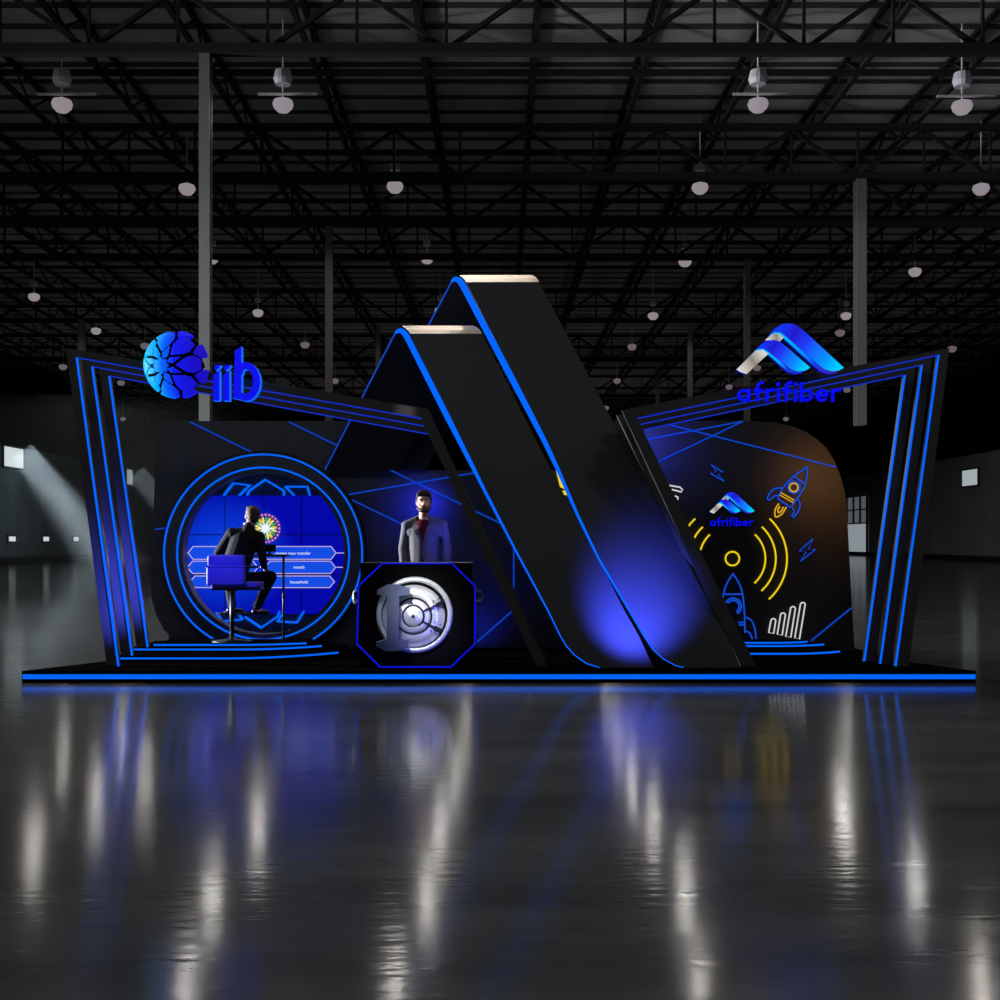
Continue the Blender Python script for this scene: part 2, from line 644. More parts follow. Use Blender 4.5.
jx = [XL + 1.2 + 2.55 * k for k in range(25)]
for k, x in enumerate(jx):
    if x > XR - .5:
        break
    pos = round(CX + x / 40 * F)
    t = thing('roof_joist', (x, 15, ZC - .8), 'dark open web roof joist running away from the camera under the roof deck',
              'joist', 'open web joists under the roof deck')
    y0, y1 = 15.0, 150.0
    MB().box((x - .06, y0, ZC - .79), (x + .06, y1, ZC - .69)).build('bottom_chord', M['hall_steel'], t)
    MB().box((x - .06, y0, ZC - .12), (x + .06, y1, ZC - .02)).build('top_chord', M['hall_steel'], t)
    wb = MB()
    y, q = y0, 0
    while y + 1.2 < y1:
        a = (x, y, ZC - .74 if q % 2 else ZC - .07)
        b = (x, y + 1.2, ZC - .07 if q % 2 else ZC - .74)
        wb.bar(a, b, .045)
        y += 1.2
        q += 1
    wb.build('lattice_web', M['hall_steel'], t)
for k, Y in enumerate((28, 33.8, 38.6, 44, 48, 56, 60, 68, 72, 76, 86, 93)):
    tag(MB().box((XL + .1, Y - .05, ZC - .93), (XR - .1, Y + .05, ZC - .80)).build('bridging_bar', M['hall_steel']),
        'thin dark bridging bar crossing under the roof joists', 'beam', 'bridging bars under the joists')

# high bay lamps
ZL = 11.0
lamps = [(62, 105, 2), (283, 105, 2), (758, 105, 2), (962, 107, 2),
         (187, 189, 1), (395, 187, 1), (700, 188, 1), (981, 189, 1),
         (212, 259, 1), (427, 259, 1), (685, 262, 1), (915, 272, 1), (34, 297, 1),
         (258, 313, 1), (653, 316, 1), (846, 316, 1), (440, 311, 1),
         (96, 331, 1), (840, 333, 0), (145, 346, 0), (63, 367, 0), (121, 383, 0), (632, 347, 0),
         (847, 390, 0), (757, 368, 0), (729, 387, 0), (786, 419, 0), (952, 349, 0), (305, 345, 0),
         (335, 381, 0), (617, 381, 0), (606, 408, 0), (456, 349, 0), (466, 385, 0), (123, 419, 0), (20, 418, 0),
         (51, 432, 0)]
lamp_lab = {
    0: 'large grey high bay ceiling lamp, nearest row, far left above the portal corner',
    1: 'large grey high bay ceiling lamp, nearest row, just right of the tall left column',
    2: 'large grey high bay ceiling lamp, nearest row, above the blue peak logo sign',
    3: 'large grey high bay ceiling lamp, nearest row, by the right picture edge',
    4: 'ceiling lamp touching the left side of the tall left column in the picture',
    5: 'ceiling lamp in the second row, up and left of the taller ribbon peak',
    6: 'ceiling lamp in the second row, up and right of the taller ribbon peak',
    7: 'ceiling lamp in the second row, right picture edge',
    8: 'small ceiling lamp partly behind the right side of the tall left column',
    9: 'ceiling lamp just above and left of the taller ribbon peak',
    10: 'ceiling lamp in the third row, right of the taller ribbon peak',
    11: 'ceiling lamp right of the tall right column, third row',
    12: 'ceiling lamp at the left picture edge above the left portal corner',
    13: 'ceiling lamp between the two left columns above the blue letters',
    14: 'ceiling lamp left of the short right column, fourth row',
    15: 'ceiling lamp just left of the tall right column, above the logo sign',
}
spots = []
for k, (px, py, lod) in enumerate(lamps):
    Y = (ZL - H) * F / (CY - py)
    X = (px - CX) / F * Y
    t = thing('ceiling_lamp', (X, Y, ZL - .15), lamp_lab.get(k, 'small distant high bay ceiling lamp glowing dimly in the dark roof'),
              'ceiling light', 'high bay lamps under the roof')
    MB().lathe((X, Y, ZL), (0, 0, 1), [(0, -.17), (.12, -.15), (.2, -.07), (.23, .02), (.2, .1), (.1, .14), (0, .15)],
               20).build('lens', M['lens'] if lod else M['lens_far'], t, smooth=True)
    MB().tube([(X, Y, ZL + .14), (X, Y, ZC - .3 if lod < 2 else ZL + .5)], .02).build('hanger', M['housing'], t)
    if lod == 2:
        MB().lathe((X, Y, ZL + .45), (0, 0, 1), [(.17, 0), (.21, .12), (.17, .3), (.05, .36)], 14).build('ballast_housing', M['housing'], t)
        MB().tube([(X, Y, ZL + .8), (X, Y, ZC - .3)], .02).build('suspension_rod', M['housing'], t)
        MB().box((X - .55, Y - .03, ZL + .22), (X + .75, Y + .03, ZL + .26)).build('cross_bar', M['housing'], t)
    elif lod == 1:
        MB().box((X - .12, Y - .1, ZL + .45), (X + .12, Y + .1, ZL + .62)).build('ballast_housing', M['housing'], t)
    if k < 24 or k in (30, 31, 32, 33):
        spots.append((X, Y))


def spot_light(name, loc, target, power, col, size, blend=.3, radius=.1, spec=1.0):
    l = bpy.data.lights.new(name, 'SPOT')
    l.energy = power
    l.color = col[:3]
    l.spot_size = R(size)
    l.spot_blend = blend
    l.shadow_soft_size = radius
    l.specular_factor = spec
    o = bpy.data.objects.new(name, l)
    C.objects.link(o)
    o.location = loc
    d = Vector(target) - Vector(loc)
    o.rotation_euler = d.to_track_quat('-Z', 'Y').to_euler()
    return o


def point_light(name, loc, power, col, radius=.05, spec=1.0):
    l = bpy.data.lights.new(name, 'POINT')
    l.energy = power
    l.color = col[:3]
    l.shadow_soft_size = radius
    l.specular_factor = spec
    o = bpy.data.objects.new(name, l)
    C.objects.link(o)
    o.location = loc
    return o


def area_light(name, loc, target, power, col, sx, sy, spread=180):
    l = bpy.data.lights.new(name, 'AREA')
    l.energy = power
    l.color = col[:3]
    l.shape = 'RECTANGLE'
    l.size, l.size_y = sx, sy
    l.spread = R(spread)
    o = bpy.data.objects.new(name, l)
    C.objects.link(o)
    o.location = loc
    d = Vector(target) - Vector(loc)
    o.rotation_euler = d.to_track_quat('-Z', 'Y').to_euler()
    return o


warm = (1, .95, .88)
HALL_W = 95
for X, Y in spots:
    lo = spot_light('high bay light', (X, Y, ZL - .22), (X, Y, 0), HALL_W, warm, 172, .25, .16)
    lo.data.use_shadow = False
    lo.data.cycles.use_multiple_importance_sampling = False
# the lamps' own soft light over the stage: rows above and behind the camera
for X in (-9.5, -2.6, 5.7, 12):
    for Y in (17, 6):
        spot_light('high bay light', (X, Y, ZL - .22), (X, Y, 0), 330, warm, 150, .4, 1.0)

# added upward fill to brighten the roof; the hall has no such lamps
for Y, pw in ((22, 9), (34, 22), (48, 42), (66, 70), (90, 110)):
    for X in (-20, -7, 7, 20):
        spot_light('roof fill light', (X, Y, 5), (X, Y, 12), pw, (1, .97, .94), 165, .6, .5)

# daylight shafts through the left windows, dust in the air
yw = (ywall(2.5, XL) + ywall(22.5, XL)) / 2
area_light('daylight through window', (XL + .2, yw, 6.7), (XL + 5.2, yw + .5, 0), 900, (.8, .93, 1), 1.2, 2.6, 22)
yw2 = (ywall(125.5, XL) + ywall(132, XL)) / 2
area_light('daylight through window', (XL + .2, yw2, 6.7), (XL + 5.5, yw2 + 1, 0), 300, (.8, .93, 1), 1.2, 2.6, 22)
hz = MB().box((XL + .1, 66, .05), (XL + 15, 125, 9.5))
hm = bpy.data.materials.new('dusty air')
hm.use_nodes = True
nt = hm.node_tree
nt.nodes.remove(nt.nodes['Principled BSDF'])
vs = nt.nodes.new('ShaderNodeVolumeScatter')
vs.inputs['Density'].default_value = .012
vs.inputs['Color'].default_value = (.86, .97, 1, 1)
nt.links.new(vs.outputs[0], nt.nodes['Material Output'].inputs['Volume'])
tag(hz.build('haze', hm), 'pale dusty haze in the daylight along the left wall', 'haze', kind='stuff')
spot_light('sun through side opening', (-28, 27, 9), (-7.6, 16.4, 0), 16000, (.93, .97, 1), 15, 1, .2)
# sunlight lying on the floor at the left, from openings further along the left wall
spot_light('sun through side opening', (-26, 30, 9), (-5.6, 18.6, 0), 5200, (1, .97, .92), 11, .15, .1, .3)
area_light('daylight from side opening', (XL + .5, 19, 3.2), (-7, 17, 0), 7000, (.86, .93, 1), 3, 4, 70)

# ================================================================== THE STAND
# platform
PZ = .12
plat = thing('stage_platform', (0, 12, 0), 'low black stage platform with a blue light strip along its front edge', 'platform')
op = [(-4.78, 12.0), (4.76, 12.0), (4.3, 13.1), (4.3, 15.9), (-4.25, 15.9), (-4.25, 13.0)]
MB().prism([(x, y, 0) for x, y in op], (0, 0, PZ)).build('deck', M['deck'], plat)
MB().box((-4.77, 11.985, .041), (4.75, 12.0, .087)).build('light_strip', M['led'], plat)


def portal(y, outer, inner, zf, label):
    """portal frame standing on the stage: outer/inner = foot, corner, corner, foot in picture positions"""
    (D, A, B, Cc), (d, a, b, c) = outer, inner

    def foot(p, q, z):
        yy = py_of(z, y)
        return (p[0] + (q[0] - p[0]) * (yy - p[1]) / (q[1] - p[1]), yy)
    D, d = foot(A, D, zf[0]), foot(a, d, zf[0])
    Cc, c = foot(B, Cc, zf[1]), foot(b, c, zf[1])
    ctr = P((D[0] + Cc[0]) / 2, D[1], y)
    t = thing('portal_frame', (ctr.x, y, PZ), label, 'portal frame')
    MB().prism([P(*q, y) for q in (D, A, B, Cc, c, b, a, d)], (0, .09, 0)).build('frame', M['frame'], t)
    return t, d, a, b, c


def strip(t, pts, y, w, m, depth=.012, shift=0.0):
    MB().band([P(p[0] + shift, p[1], y - depth) for p in pts], w, (0, depth, 0)).build('light_strip', m, t)


FL = [(12.45, [(107, 668), (66, 348), (428, 409), (547, 667)], [(118.5, 668), (76.5, 357.5), (421.5, 418.5), (537, 667)], (PZ, PZ),
       'front black portal frame on the left, blue light strip along its inner edge'),
      (12.95, [(121, 656), (81.5, 357), (429, 417), (547, 662)], [(132, 656), (92, 366.5), (424, 426), (538, 662)], (.18, PZ),
       'middle one of three nested black portal frames on the left'),
      (13.5, [(136.5, 647), (98.5, 367), (433, 425), (548, 657)], [(147.5, 647), (109, 376), (428, 434), (539, 657)], (.225, PZ),
       'rearmost one of three nested black portal frames on the left')]
for y, o, i, zf, lab in FL:
    t, d, a, b, c = portal(y, o, i, zf, lab)
    strip(t, [d, a], y, .020, M['led'])
    strip(t, [(a[0], a[1]), (b[0], b[1])], y, .013, M['led_deep'])
FR = [(12.45, [(741, 666), (622, 410), (949.5, 348), (909, 666)], [(756, 666), (637.5, 418.5), (938.7, 355), (895.5, 668)], (PZ, PZ),
       'front black portal frame on the right, blue light strip along its inner edge'),
      (12.7, [(734, 664), (617, 415), (932.5, 357.5), (891.5, 664)], [(750, 664), (640, 424.5), (922, 365), (880, 666)], (PZ, PZ),
       'middle one of three nested black portal frames on the right'),
      (12.95, [(729, 661), (613, 420), (915.5, 367.5), (875.5, 661)], [(748, 661), (643, 430), (905, 375), (864, 664)], (PZ, PZ),
       'rearmost one of three nested black portal frames on the right')]
for y, o, i, zf, lab in FR:
    t, d, a, b, c = portal(y, o, i, zf, lab)
    strip(t, [b, c], y, .019, M['led'])
    strip(t, [(a[0], a[1]), (b[0], b[1])], y, .013, M['led_deep'])


# round steps
def step(name, edge, back, z0, z1, zl, label, m=M['deck']):
    """edge: front edge points (X, Y) from left to right; back = depth of the straight rear"""
    t = thing(name, (sum(p[0] for p in edge) / len(edge), edge[0][1], z0), label, 'step')
    poly = edge + [(edge[-1][0], back), (edge[0][0], back)]
    MB().prism([(x, y, z0) for x, y in poly], (0, 0, z1 - z0)).build('body', m, t)
    b = MB()
    up = Vector((0, 0, .02))
    for (x0, y0), (x1, y1) in zip(edge, edge[1:]):
        q = [Vector((x0, y0 - .006, zl - .011)), Vector((x1, y1 - .006, zl - .011))]
        b.prism([q[0], q[1], q[1] + up, q[0] + up], (0, .012, 0))
    b.build('light_strip', M['led'], t)
    return t


def edge_curve(x0, y0, xs, x1, y1, n=14):
    """straight to xs, then bending back to x1, y1"""
    e = [(x0, y0), (xs, y0)]
    for k in range(1, n + 1):
        u = k / n
        e.append((xs + (x1 - xs) * u, y0 + (y1 - y0) * u * u))
    return e


step('curved_step', edge_curve(-4.14, 12.86, -2.95, -1.82, 13.52), 14.35, PZ, .18, .162,
     'lowest curved black step under the left ring, blue edge strip')
step('curved_step', edge_curve(-4.12, 13.36, -2.9, -2.05, 13.8), 14.34, .18, .225, .212,
     'middle curved black step under the left ring, blue edge strip')
step('curved_step', edge_curve(-3.93, 13.62, -3.0, -2.23, 13.84), 14.33, .225, .25, .24,
     'topmost curved black step carrying the blue bar stool')
step('curved_step', edge_curve(2.72, 13.38, 3.2, 3.87, 13.66), 14.15, PZ, .18, .162,
     'lowest curved black step in front of the right neon wall')
step('curved_step', edge_curve(2.75, 13.8, 3.2, 3.78, 14.0), 14.14, .18, .225, .212,
     'middle curved black step in front of the right neon wall')
step('curved_step', edge_curve(2.8, 13.9, 3.2, 3.6, 14.05), 14.13, .225, .25, .24,
     'topmost short curved black step in front of the right neon wall')

# ------------------------------------------------ left backdrop wall with the ring
YW = 14.6
RC = (263.2, 553.5)                                  # ring centre

bw = thing('backdrop_wall', (-1.9, YW, PZ), 'charcoal backdrop wall on the left, thin blue light lines across it', 'partition')
zb = py_of(PZ, YW)
out = [(157, 421), (156, 450), (151, 575), (151.5, 598), (156, 615), (164, 630), (177, 642), (184, zb), (596, zb), (596, 470), (362, 470), (372, 421)]
hole = arc(RC, 85, 0, 360, 64)[:-1]
MB().plate([P(x, y, YW) for x, y in out], [P(x, y, YW) for x, y in hole], (0, .1, 0)).build('panel', M['panel'], bw)
for seg in ([(190, 422), (251, 452)], [(289, 422), (338, 446)], [(155, 529.5), (165, 528)],
            [(348.7, 494.5), (520, 465)], [(384, 467), (505, 525.5)], [(352, 500), (412, 529)],
            [(513.7, 546), (513.7, 590)], [(477, 642), (514, 609.6)], [(520, 478), (560, 500)]):
    MB().band([P(*q, YW - .01) for q in seg], .016, (0, .01, 0)).build('light_line', M['led_dim'], bw)

YR = 14.5
rx = lambda r, Y=YR: r / F * Y
rg = thing('ring_portal', P(*RC, YR), 'large round black portal ring with two glowing blue circles, left wall', 'ring')
cr_ = P(*RC, YR)
MB().lathe(cr_, (0, 1, 0), [(rx(81), .0), (rx(101.5), 0), (rx(101.5), .02), (rx(81), .02), (rx(81), 0)], 96, caps=False
           ).build('ring', M['panel'], rg, smooth=False)
MB().lathe(cr_, (0, 1, 0), [(rx(81), .02), (rx(102.5), .02), (rx(102.5), .1), (rx(81), .1), (rx(81), .02)], 96, caps=False).build('ring_edge', M['deck'], rg)  # shade put into colour: edge blackened so shadowless lamps leave no bright rim


def circle_strip(r, w, name, m, parent):
    MB().lathe(cr_, (0, 1, 0), [(rx(r - w / 2), -.012), (rx(r + w / 2), -.012), (rx(r + w / 2), .0), (rx(r - w / 2), .0), (rx(r - w / 2), -.012)],
               96, caps=False).build(name, m, parent)


circle_strip(99, 1.6, 'outer_light_circle', M['led'], rg)
circle_strip(86, 1.7, 'inner_light_circle', M['led'], rg)
MB().lathe(cr_, (0, 1, 0), [(rx(80.9), .02), (rx(80.9), .23), (rx(82.5), .23), (rx(82.5), .105)], 96, caps=False).build('inner_lining', mat('lining grey', rgb(92, 86, 80), .5), rg)
YS = 14.74
bp_ = thing('niche_panel', P(263, 640, YS), 'dark back panel behind the ring carrying blue outline ornaments', 'panel')
MB().box((P(168, 0, YS).x, YS + .03, PZ), (P(352, 0, YS).x, YS + .1, P(0, 468, YS).z)).build('panel', M['panel'], bp_)


def c1(x, y):
    return (130 + x / 3.846, 420 + y / 3.846)


for k, poly in enumerate(([(448, 290), (456, 272), (518, 229), (590, 272), (590, 290)],
                          [(358, 290), (395, 243), (458, 250), (418, 290)],
                          [(595, 256), (680, 256), (690, 290)], [(595, 256), (630, 290)],
                          [(330, 740), (352, 775), (430, 768)], [(415, 745), (430, 768)],
                          [(440, 758), (502, 800), (565, 757), (575, 735)],
                          [(565, 775), (640, 780), (668, 735)], [(565, 775), (592, 735)])):
    MB().band([P(*c1(*q), YS - .045) for q in poly], .019, (0, .07, 0)).build('light_line', M['led'], bp_)

# video wall in the niche
vw = thing('video_wall', P(263, 614, YS), 'blue lit video wall inside the ring showing quiz answer bars', 'screen')


def screen_material():
    m = glow('video wall picture', (0, 0, 0, 1), 1.0)
    nt = m.node_tree
    b = nt.nodes['Principled BSDF']
    tc = nt.nodes.new('ShaderNodeTexCoord')
    mp = nt.nodes.new('ShaderNodeMapping')
    mp.inputs['Location'].default_value = (.55, 0, -.95)
    mp.inputs['Scale'].default_value = (1.15, 0, 1.3)
    g = nt.nodes.new('ShaderNodeTexGradient')
    g.gradient_type = 'SPHERICAL'
    nt.links.new(tc.outputs['Object'], mp.inputs[0])
    nt.links.new(mp.outputs[0], g.inputs[0])
    cr = nt.nodes.new('ShaderNodeValToRGB')
    cr.color_ramp.elements[0].color = rgb(4, 8, 168)
    cr.color_ramp.elements[1].color = rgb(10, 70, 232)
    nt.links.new(g.outputs['Fac'], cr.inputs[0])
    nt.links.new(cr.outputs[0], b.inputs['Emission Color'])
    return m


sx0, sx1 = P(180, 0, YS).x, P(345, 0, YS).x
sz0, sz1 = P(0, 614, YS).z, P(0, 495.5, YS).z
MB().box((sx0, YS, sz0), (sx1, YS + .03, sz1)).build('screen', screen_material(), vw)
seam = MB()
for x in (225, 264, 301.5):
    seam.box((P(x, 0, YS).x - .005, YS - .004, sz0), (P(x, 0, YS).x + .005, YS, sz1))
for y in (534.5, 574.5):
    seam.box((sx0, YS - .004, P(0, y, YS).z - .005), (sx1, YS, P(0, y, YS).z + .005))
seam.build('panel_seam', mat('seam', rgb(6, 6, 40), .5), vw)
bar_fill = glow('answer bar blue', rgb(20, 76, 226), 1.0)
bar_edge = glow('answer bar outline', rgb(196, 178, 226), .9)
for x0, x1, y0, y1 in ((188, 336, 546.5, 559.3), (187.5, 258, 561.2, 573.5), (265, 335.5, 561.2, 573.5),
                       (190, 258, 576, 587.6), (265, 334.5, 576, 587.6)):
    ym, n = (y0 + y1) / 2, 5
    pl = [(x0, ym), (x0 + n, y0), (x1 - n, y0), (x1, ym), (x1 - n, y1), (x0 + n, y1)]
    ab = MB().prism([P(*q, YS - .01) for q in pl], (0, .01, 0)).build('answer_bar', bar_fill, vw)
    MB().band([P(*q, YS - .016) for q in pl], .011, (0, .006, 0), closed=True).build('bar_outline', bar_edge, ab)
for (xa, xb, y) in ((178, 188, 553), (336, 346, 553), (335, 344, 567.3), (180, 187.5, 567.3)):
    MB().band([P(xa, y, YS - .012), P(xb, y, YS - .012)], .011, (0, .012, 0)).build('bar_outline', bar_edge, vw)
white = glow('screen lettering', rgb(230, 238, 255), 1.0)
for body, x, y in (('money your transfer', 293, 554.6), ('month', 299, 568.6), ('household', 299, 583.4)):
    text_mesh(body, .052, P(x, y, YS - .014), 'lettering', white, vw)
# round colourful emblem on the screen
em = MB()
ec = P(265.6, 528.4, YS - .012)
er = rx(15.2, YS)
MB().lathe(ec, (0, 1, 0), [(0, 0), (er, 0), (er, .01)], 40).build('emblem_disc', glow('emblem violet', rgb(96, 44, 168), .9), vw)
for k in range(24):
    a = 2 * math.pi * k / 24
    cc = ec + Vector((math.cos(a), 0, math.sin(a))) * er * .9
    em.lathe(cc + Vector((0, -.003, 0)), (0, 1, 0), [(0, 0), (er * .07, 0), (er * .07, .003)], 8)
em.build('emblem_bead', glow('emblem pink', rgb(226, 150, 210), .9), vw)
MB().lathe(ec + Vector((0, -.003, 0)), (0, 1, 0), [(0, 0), (er * .78, 0), (er * .78, .003)], 32).build('emblem_field', glow('emblem dark', rgb(26, 50, 92), .9), vw)
segs = [MB(), MB(), MB()]
for k in range(18):
    a0 = 2 * math.pi * k / 18
    pts = []
    for aa, rr in ((a0, .76), (a0 + .2, .72), (a0 + .3, .45), (a0 + .15, .3), (a0 - .05, .5)):
        pts.append(ec + Vector((math.cos(aa) * rr * er, -.006, math.sin(aa) * rr * er)))
    segs[k % 3].prism(pts, (0, .003, 0))
for sg, nm, cc in zip(segs, ('gold', 'green', 'amber'), ((232, 208, 60), (70, 170, 110), (236, 226, 120))):
    sg.build('emblem_segment', glow('emblem ' + nm, rgb(*cc), .95), vw)
st = MB()
pts = []
for k in range(20):
    a = 2 * math.pi * k / 20
    rr = (.62 if k % 4 == 0 else .48) if k % 2 == 0 else .24
    sxx = 1.15 if k in (0, 10) else 1
    pts.append(ec + Vector((math.cos(a) * rr * er * sxx, -.009, math.sin(a) * rr * er)))
st.prism(pts, (0, .003, 0))
st.build('emblem_star', glow('emblem white', rgb(232, 246, 250), 1.0), vw)

# ------------------------------------------------ right backdrop panel with neon drawings
YP = 14.2
zb = py_of(PZ, YP)
rp = thing('backdrop_wall', (2.6, YP, PZ), 'graphite backdrop wall on the right with a rounded top corner and neon drawings', 'partition')
out = [(604, zb), (604, 421), (742, 420.5), (775, 422.6), (792, 426), (806, 431.7), (818, 440), (827, 449), (834.5, 461), (840, 474.6),
       (844, 489), (846.7, 506), (849, 550), (852, 607), (854.8, zb)]
MB().prism([P(x, y, YP) for x, y in out], (0, .1, 0)).build('panel', M['panel_r'], rp)


def cl(x, y):
    return (600 + x / 6.25, 380 + y / 6.25)


for seg in ([cl(425, 277), (836, 467)], [cl(300, 370), cl(895, 258)], [cl(365, 510), cl(895, 258)], [(811, 641), (851.5, 608)]):
    MB().band([P(*q, YP - .01) for q in seg], .016, (0, .01, 0)).build('light_line', M['led_dim'], rp)


def neon(t, name, pts, m, r=.009, closed=False, Y=YP):
    return MB().tube([P(x, y, Y - .02) for x, y in pts], r, 8, closed).build(name, m, t, smooth=True)


def neon_thing(name, ctr, label, cat='neon sign', group=None):
    return thing(name, P(*ctr, YP - .02), label, cat, group)


def c6(x, y):
    return (690 + x / 7.143, 470 + y / 7.143)


def smooth_path(pts, n=6):
    """Catmull-Rom through the points"""
    q = [Vector((*p, 0)) for p in pts]
    q = [q[0] * 2 - q[1]] + q + [q[-1] * 2 - q[-2]]
    o = []
    for i in range(1, len(q) - 2):
        for k in range(n):
            t = k / n
            a, b, c, d = q[i - 1], q[i], q[i + 1], q[i + 2]
            v = .5 * ((2 * b) + (c - a) * t + (2 * a - 5 * b + 4 * c - d) * t * t + (3 * b - 3 * c + d - a) * t ** 3)
            o.append((v.x, v.y))
    o.append((q[-2].x, q[-2].y))
    return o


NB, NY = M['neon_blue'], M['neon_yellow']
t = neon_thing('neon_rocket', c6(620, 340), 'blue outlined neon rocket with yellow flame flying up on the right wall')
side_r = smooth_path([c6(*p) for p in ((838, -22), (832, 60), (800, 150), (718, 268))])
side_l = smooth_path([c6(*p) for p in ((625, 205), (662, 130), (740, 45), (838, -22))])
neon(t, 'hull', side_r + side_l[:-1], NB, closed=True)
neon(t, 'nose_line', [c6(740, 45), c6(816, 100)], NB)
neon(t, 'fin', smooth_path([c6(*p) for p in ((655, 128), (600, 136), (565, 172), (550, 208))]) + smooth_path([c6(*p) for p in ((570, 215), (600, 188), (632, 180))]), NB)
neon(t, 'fin', smooth_path([c6(*p) for p in ((768, 205), (785, 245), (772, 295), (740, 340))]) + smooth_path([c6(*p) for p in ((726, 330), (742, 298), (732, 265))]), NB)
neon(t, 'porthole_ring', arc(c6(741, 125), 6.0, 0, 345, 22), NB, closed=True)
neon(t, 'porthole', arc(c6(741, 125), 4.2, 0, 345, 22), M['neon_orange'], closed=True)
neon(t, 'stripe', [c6(650, 162), c6(745, 218)], M['neon_orange'], .007)
neon(t, 'stripe', [c6(642, 178), c6(738, 234)], M['neon_orange'], .007)
neon(t, 'flame', smooth_path([c6(*p) for p in ((635, 240), (608, 285), (612, 335), (655, 315), (688, 265))]), M['neon_orange'])
neon(t, 'inner_flame', smooth_path([c6(*p) for p in ((642, 260), (628, 284), (634, 305), (655, 290), (666, 264))]), M['neon_orange'], .009)


def c7(x, y):
    return (690 + x / 5.556, 560 + y / 5.556)


t = neon_thing('neon_rocket', c7(240, 440), 'upright blue neon rocket low on the right wall, half hidden by the portal leg')
hr = [(238, 75), (270, 125), (292, 190), (303, 300), (305, 405)]
mir = lambda q: [(478 - x, y) for x, y in q]
neon(t, 'hull', smooth_path([c7(*p) for p in mir(hr)[::-1]]) + smooth_path([c7(*p) for p in hr])[1:], NB)
neon(t, 'nose_line', [c7(190, 190), c7(290, 190)], NB)
neon(t, 'porthole_ring', arc(c7(240, 258), 8.2, -60, 150, 22), NB, .01)
neon(t, 'porthole', arc(c7(240, 258), 6.0, -60, 150, 22), NB, .01)
for q in ([(305, 318), (340, 335), (360, 380), (368, 438)], [(303, 392), (330, 405), (347, 438)]):
    neon(t, 'fin', smooth_path([c7(*p) for p in q]), NB)
    neon(t, 'fin', smooth_path([c7(*p) for p in mir(q)]), NB)
neon(t, 'stripe', [c7(268, 347), c7(303, 347)], NB, .009)
neon(t, 'stripe', [c7(273, 361), c7(303, 361)], NB, .009)

t = neon_thing('neon_lightning_bolt', cl(732, 632), 'small blue neon lightning bolt up and left of the small wall logo')
neon(t, 'tube', [cl(*p) for p in ((695, 530), (770, 577), (738, 590), (775, 632), (690, 583), (728, 572))], NB, .007, True)
t = neon_thing('neon_lightning_bolt', c6(840, 652), 'small blue neon lightning bolt right of the yellow signal arcs')
neon(t, 'tube', [c6(*p) for p in ((877, 493), (780, 580), (828, 585), (790, 652), (897, 567), (845, 568))], NB, .007, True)

wc = c6(303, 633)
t = neon_thing('neon_signal_emblem', (wc[0], wc[1] + 8), 'yellow neon circle with three signal arcs on each side, right wall')
neon(t, 'circle', arc(wc, 6.9, 0, 350, 30), NY, .010, True)
for r in (33.0, 43.4, 54.6):
    neon(t, 'arc', arc(wc, r, -48, 47, 24), NY, .010)
    neon(t, 'arc', arc(wc, r, 133, 165 if r < 40 else 228, 24), NY, .010)

for k, (bl, br, tl, tr, lab) in enumerate((((437, 403), (465, 408), (450, 332), (477, 332), 'shortest'),
                                           ((485, 413), (512, 418), (503, 300), (531, 300), 'second shortest'),
                                           ((532, 425), (560, 430), (557, 265), (588, 265), 'second tallest'),
                                           ((582, 433), (608, 440), (611, 242), (643, 242), 'tallest'))):
    t = neon_thing('neon_signal_bar', c7((bl[0] + br[0]) / 2, br[1]), lab + ' of four slanted white neon signal bars on the right wall', group='white neon signal bars')
    mx_, my_ = (tl[0] + tr[0]) / 2, tl[1]
    top = [(mx_ + math.cos(R(a)) * 14, my_ + 8 - math.sin(R(a)) * 14) for a in range(170, 0, -25)]
    neon(t, 'tube', [c7(*p) for p in [bl] + top + [br]], M['neon_white'], .008, True)
t = neon_thing('neon_cable', cl(480, 740), 'white neon squiggle beside the right portal leg, high on the wall')
neon(t, 'tube', [cl(*p) for p in ((420, 655), (440, 660), (500, 670), (516, 686), (508, 700), (450, 684))], M['neon_white'], .008)
neon(t, 'tube', [cl(*p) for p in ((468, 724), (488, 734), (486, 748))], M['neon_white'], .008)

# marks glimpsed through the slot between the ribbons (on the wall behind)
t = thing('neon_mark', P(565, 492, YW), 'small yellow lit mark glimpsed through the slot between the black ribbons', 'neon sign')
MB().prism([P(x, y, YW - .03) for x, y in ((556, 470), (563, 480), (567, 490), (560, 487))], (0, .02, 0)).build('upper_stroke', NY, t)
MB().prism([P(x, y, YW - .03) for x, y in ((562, 491), (570, 489), (571, 495), (564, 495))], (0, .02, 0)).build('lower_stroke', NY, t)

t = thing('neon_triangle', P(649, 650, YW), 'tiny blue neon triangle low in the slot between the two black ribbons', 'neon sign')
MB().tube([P(x, y, YW - .03) for x, y in ((649, 640), (644, 649.5), (654, 649.5))], .008, 8, True).build('tube', NB, t, smooth=True)

